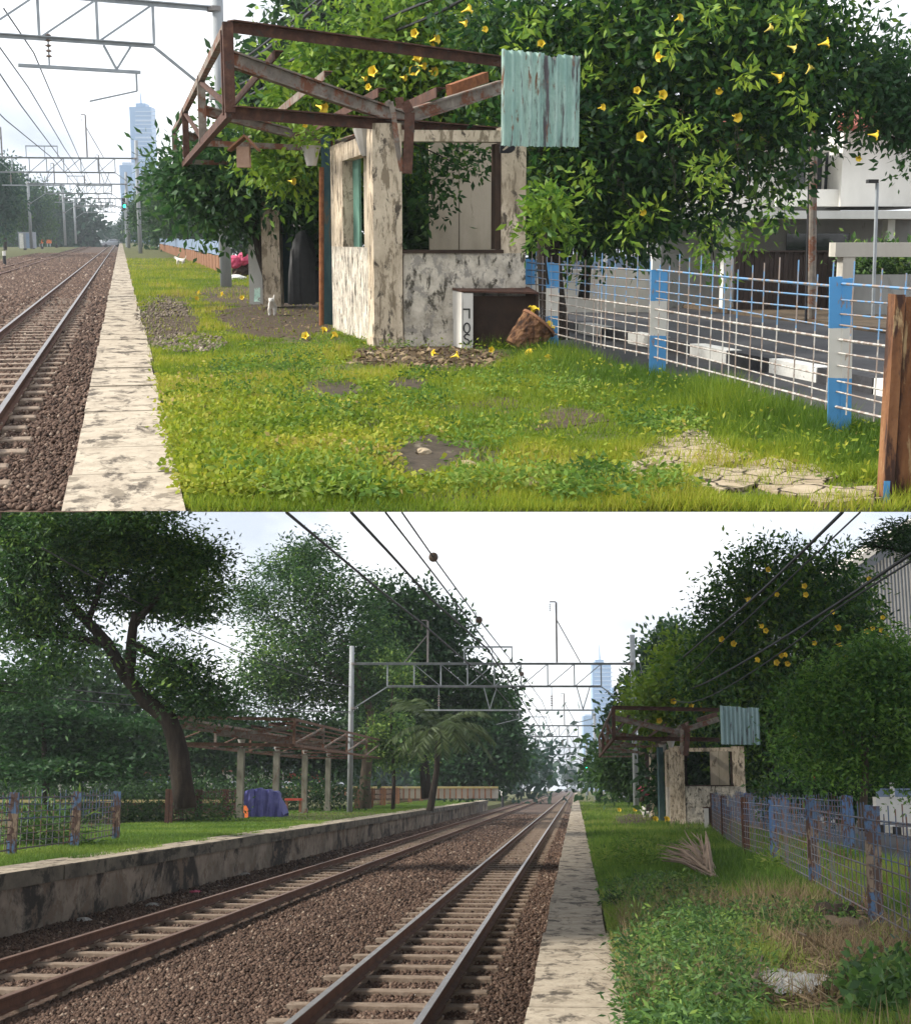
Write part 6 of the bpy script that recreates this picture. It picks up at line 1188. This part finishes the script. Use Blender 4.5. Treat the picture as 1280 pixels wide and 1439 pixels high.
tree('dark trees right of the palm above the platform end', 'tree', 125, [(650, 1050, 40, 50), (690, 1030, 36, 56), (706, 1058, 28, 42), (722, 1050, 20, 30), (620, 1070, 40, 34), (700, 985, 30, 20)], [([(650, 1118), (650, 1060)], .35, .15), ([(690, 1118), (692, 1060)], .3, .12)], 'leaf_mid', .5, 330, 6, 8, .5, 68, tm=.25)
# palm
pb = BP(604, 80, 0); t = thing('palm_tree', 'coconut palm with drooping fronds right of the left gantry pole', 'palm tree', tuple(pb)); top = B.D(616, 1026, 80); MB().tube([pb, pb.lerp(top, .5) + Vector((.15, 0, 0)), top], [.22, .16, .13], 9).build('trunk', K['bark'], t); r_ = np.random.default_rng(70)
for k in range(28):
    az = k * 2.4 + .3; el = r_.uniform(-.1, 1.2); ln = r_.uniform(2.8, 3.7); pts = []; p = np.array(top); dv = np.array((math.cos(az) * math.cos(el), math.sin(az) * math.cos(el), math.sin(el)))
    for j in range(9): pts.append(p.copy()); p = p + dv * ln / 8; dv = dv + np.array((0, 0, -.17)); dv /= np.linalg.norm(dv)
    pts = np.array(pts); P, D = [], []
    for j in range(8):
        ax_ = pts[j + 1] - pts[j]; ax_ /= np.linalg.norm(ax_); sd = np.cross(ax_, (0, 0, 1)); sd /= np.linalg.norm(sd) + 1e-6
        for q in range(5):
            for sg in (-1, 1): P.append(pts[j] + (pts[j + 1] - pts[j]) * q / 5); D.append(ax_ * .5 + sd * sg * .8 + np.array((0, 0, -.45)))
    P = np.array(P); D = np.array(D); D /= np.linalg.norm(D, axis=1, keepdims=True); fastmesh('frond', leafquads(r_, P, D, r_.uniform(.5, .85, len(P)), np.full(len(P), .085), .1), np.repeat(np.clip(r_.normal(.6 + .3 * (k % 3 == 0), .2, len(P)), 0, 1), 4), K['leaf_palm'], t)
bigB = tree('huge vine-covered tree with yellow flowers behind the distant booth', 'tree', 55, [(1080, 815, 66, 40), (1140, 835, 76, 50), (1040, 850, 54, 42), (1015, 900, 50, 44), (1110, 900, 86, 56), (1180, 900, 60, 66), (1195, 840, 36, 36), (1050, 965, 80, 50), (1130, 985, 80, 50), (1205, 965, 40, 40), (1000, 960, 50, 40), (1080, 1050, 60, 44), (1125, 1085, 46, 30), (1065, 1100, 30, 24), (1010, 1010, 40, 30), (1085, 1000, 60, 40)], [([(1085, 1150), (1083, 1080), (1090, 1000), (1100, 900)], .34, .15)], 'leaf_vine', .27, 740, 7, 8, .42, 71, tm=.62, td=.22, spread=.25, shell=.3)
rgf = random.Random(8)
for x, y in ((1046, 841), (1093, 838), (1075, 886), (1066, 878), (1016, 898), (1034, 903), (1127, 823), (1128, 836), (1142, 902), (1175, 880), (1175, 884), (1174, 905), (1213, 889), (1236, 884), (1243, 893), (1222, 882), (1098, 920), (1099, 922), (1094, 932), (1102, 931), (1107, 931), (1176, 933), (1129, 965), (1185, 923), (1113, 1036), (1082, 800), (1240, 870), (1222, 815), (1060, 930), (1165, 860)):
    trumpet(B.D(x, y, 55 - rgf.uniform(2.6, 3.4)), (rgf.uniform(-.8, .8), -1, rgf.uniform(-.5, .3)), bigB, 1.25 * rgf.uniform(.8, 1.1))
lmB = tree('lime green flowering vine above the distant canopy frame', 'vine', 58, [(960, 945, 46, 36), (930, 985, 46, 28), (985, 985, 50, 34), (915, 1005, 30, 20), (1000, 930, 34, 36), (950, 1010, 50, 22)], [([(965, 1130), (962, 1040), (955, 970)], .14, .06)], 'leaf_lime', .3, 260, 6, 7, .42, 72, tm=.6, td=.2)
for x, y in ((996, 965), (1007, 963), (990, 974), (971, 986), (972, 992), (990, 984), (988, 990), (991, 996), (946, 983), (917, 1024), (924, 1010), (1015, 897), (995, 960), (990, 1000)): trumpet(B.D(x, y, 55.3), (rgf.uniform(-.8, .8), -1, rgf.uniform(-.4, .3)), lmB, 1.4)
tree('compact bright green tree on a thin trunk beyond the right fence', 'tree', 32, [(1215, 955, 70, 34), (1165, 995, 54, 40), (1245, 1000, 50, 50), (1200, 1045, 76, 36), (1145, 1030, 26, 30), (1275, 940, 40, 40), (1260, 1060, 50, 30), (1290, 1000, 40, 60), (1118, 1055, 18, 16), (1230, 918, 46, 20), (1175, 1085, 36, 14), (1285, 1095, 36, 14), (1150, 960, 20, 14)], [([(1213, 1168), (1214, 1110), (1213, 1040), (1220, 980)], .10, .05), ([(1214, 1070), (1180, 1020), (1160, 990)], .05, .02), ([(1213, 1060), (1250, 1000), (1270, 960)], .05, .02)], 'leaf_fresh', .13, 560, 8, 8, .4, 73, tm=.6, td=.28, flat=.7, tipr=.30, shell=.2, base=tuple(BP(1213, 32, -.2)), bark='barklight')
tree('dark green hedge of shrubs below the right trees', 'shrub', 40, [(1180, 1110, 40, 26), (1250, 1090, 40, 20), (1110, 1120, 30, 16), (1275, 1075, 30, 24)], [([(1180, 1150), (1180, 1110)], .06, .03)], 'leaf_dark', .2, 150, 6, 8, .45, 74, name='shrub', tm=.5)
tree('dark shrubs behind the distant booth window', 'shrub', 60, [(985, 1075, 46, 36), (1020, 1100, 40, 30), (960, 1105, 40, 30), (1050, 1080, 30, 40)], [([(990, 1130), (988, 1090)], .1, .05)], 'leaf_dark', .36, 170, 6, 8, .5, 85, name='shrub', tm=.3)
tree('small dark tree beside the right gantry pole under the canopy', 'tree', 79, [(885, 1062, 36, 22), (915, 1055, 22, 22), (862, 1072, 22, 20), (900, 1085, 26, 14), (870, 1088, 24, 16)], [([(917, 1142), (912, 1110), (900, 1075)], .15, .06)], 'leaf_dark', .34, 130, 6, 8, .45, 75, tm=.7)
tree('dark trees rising behind the right gantry pole', 'tree', 100, [(912, 905, 9, 9), (935, 900, 12, 10), (910, 940, 16, 18), (930, 930, 20, 20), (960, 890, 22, 14), (905, 985, 30, 30), (880, 1010, 20, 20), (940, 960, 30, 30)], [([(915, 1120), (914, 1000), (912, 920)], .2, .08)], 'leaf_dark', .44, 190, 6, 7, .5, 76, tm=.5)
tree('feathery dark branch reaching in from the upper right corner', 'tree', 36, [(1275, 745, 34, 8), (1240, 765, 24, 6), (1290, 770, 30, 12), (1255, 752, 30, 5)], [([(1420, 1100), (1400, 900), (1330, 780), (1225, 768)], .2, .02)], 'leaf_dark', .13, 70, 7, 8, .35, 77, flat=.4, tipr=.2)
tree('thin wispy shoots on top of the huge vine tree', 'vine', 54, [(1060, 776, 22, 6), (1110, 772, 20, 8), (1165, 790, 20, 10), (1195, 778, 16, 5), (995, 850, 26, 10)], [([(1080, 830), (1075, 790), (1050, 772)], .03, .01), ([(1150, 840), (1165, 800), (1200, 772)], .03, .01), ([(1030, 860), (1000, 850), (975, 852)], .03, .01)], 'leaf_vine', .2, 60, 5, 5, .4, 78, name='vine', tipr=.25)
hd = tree('long clipped hedge behind the left boundary wall', 'hedge', 80, [(x, 1116, 34, 8) for x in range(-40, 480, 30)], [], 'leaf_dark', .22, 300, 6, 8, .5, 79, name='hedge', tm=.5, shell=.3, tipr=.4)
tree('spiky green plants behind the left fence', 'plant', 33, [(45, 1175, 40, 11), (85, 1180, 26, 9), (20, 1186, 24, 8), (60, 1188, 30, 7)], [], 'leaf_weed', .30, 90, 4, 6, .16, 80, name='plant', tm=.4)
tree('dark scrub along the brown boundary wall', 'shrub', 55, [(190, 1150, 40, 12), (230, 1152, 40, 10), (290, 1140, 40, 10), (130, 1150, 30, 14), (90, 1150, 30, 16)], [], 'leaf_weed', .2, 160, 5, 7, .35, 81, name='shrub', tm=.2)
for k, (x, yt, yb, d, w_, kd) in enumerate(((700, 1040, 1113, 190, 50, 1), (724, 1052, 1112, 240, 38, 0), (740, 1060, 1111, 300, 32, 0), (756, 1068, 1110, 380, 26, 0), (680, 1030, 1115, 170, 50, 2), (650, 1045, 1117, 150, 56, 1), (770, 1075, 1109, 480, 26, 0))):
    far_tree(x, yt, yb, d, w_, ('leafy tree behind the far hut in the lower view', 'tree right of the far hut in the lower view', 'hazy tree left of the far gantry poles', 'smallest hazy tree left of the far crossing', 'dark tree beside the second gantry pole', 'tree at the foot of the second gantry pole', 'hazy tree closing the far end of the left row')[k], 'far trees left of the lower tracks', kd, k)
for k, (x, yt, yb, d, w_, kd) in enumerate(((852, 1060, 1112, 120, 40, 2), (842, 1070, 1111, 160, 30, 2), (832, 1082, 1110, 260, 22, 1), (818, 1085, 1109, 420, 24, 0), (808, 1080, 1108, 560, 26, 0), (797, 1076, 1108, 560, 26, 0), (870, 1050, 1114, 100, 50, 2))):
    far_tree(x, yt, yb, d, w_, ('dark tree right of the green signal', 'tree behind the green signal', 'small tree beside the green signal', 'hazy tree right of the far car', 'hazy tree above the far car', 'hazy tree left of the far car', 'broad dark tree beneath the canopy end')[k], 'far trees right of the lower tracks', kd, k + 2)

def woodbelt(name, label, spec, d, ln, seed, m='leaf_far', tips=300):
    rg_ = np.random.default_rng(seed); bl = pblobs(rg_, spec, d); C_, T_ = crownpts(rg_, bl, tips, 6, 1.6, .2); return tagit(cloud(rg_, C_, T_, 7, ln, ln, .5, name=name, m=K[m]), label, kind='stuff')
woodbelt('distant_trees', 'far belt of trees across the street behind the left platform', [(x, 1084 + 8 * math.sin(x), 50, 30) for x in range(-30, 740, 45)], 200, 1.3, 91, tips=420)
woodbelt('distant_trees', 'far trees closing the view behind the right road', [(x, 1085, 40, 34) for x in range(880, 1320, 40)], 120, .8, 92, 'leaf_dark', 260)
use(A)
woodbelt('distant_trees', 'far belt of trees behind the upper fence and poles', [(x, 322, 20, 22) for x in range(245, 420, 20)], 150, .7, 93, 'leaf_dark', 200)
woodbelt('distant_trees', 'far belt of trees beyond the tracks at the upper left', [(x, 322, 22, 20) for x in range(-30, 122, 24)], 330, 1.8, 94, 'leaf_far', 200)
use(B)
hz = bpy.data.materials.new('haze'); hz.use_nodes = True; t = hz.node_tree; t.nodes.remove(t.nodes['Principled BSDF'])
pv = t.nodes.new('ShaderNodeVolumePrincipled'); pv.inputs['Color'].default_value = (0.86, 0.93, 1, 1); pv.inputs['Density'].default_value = 0.00035; pv.inputs['Anisotropy'].default_value = 0.1
t.links.new(pv.outputs['Volume'], t.nodes['Material Output'].inputs['Volume'])
tagit(MB().box(-460, 460, -8, 952, -3, 335).build('haze', hz, loc=(0, 0, 0)), 'thin bluish air over the whole scene', kind='stuff')
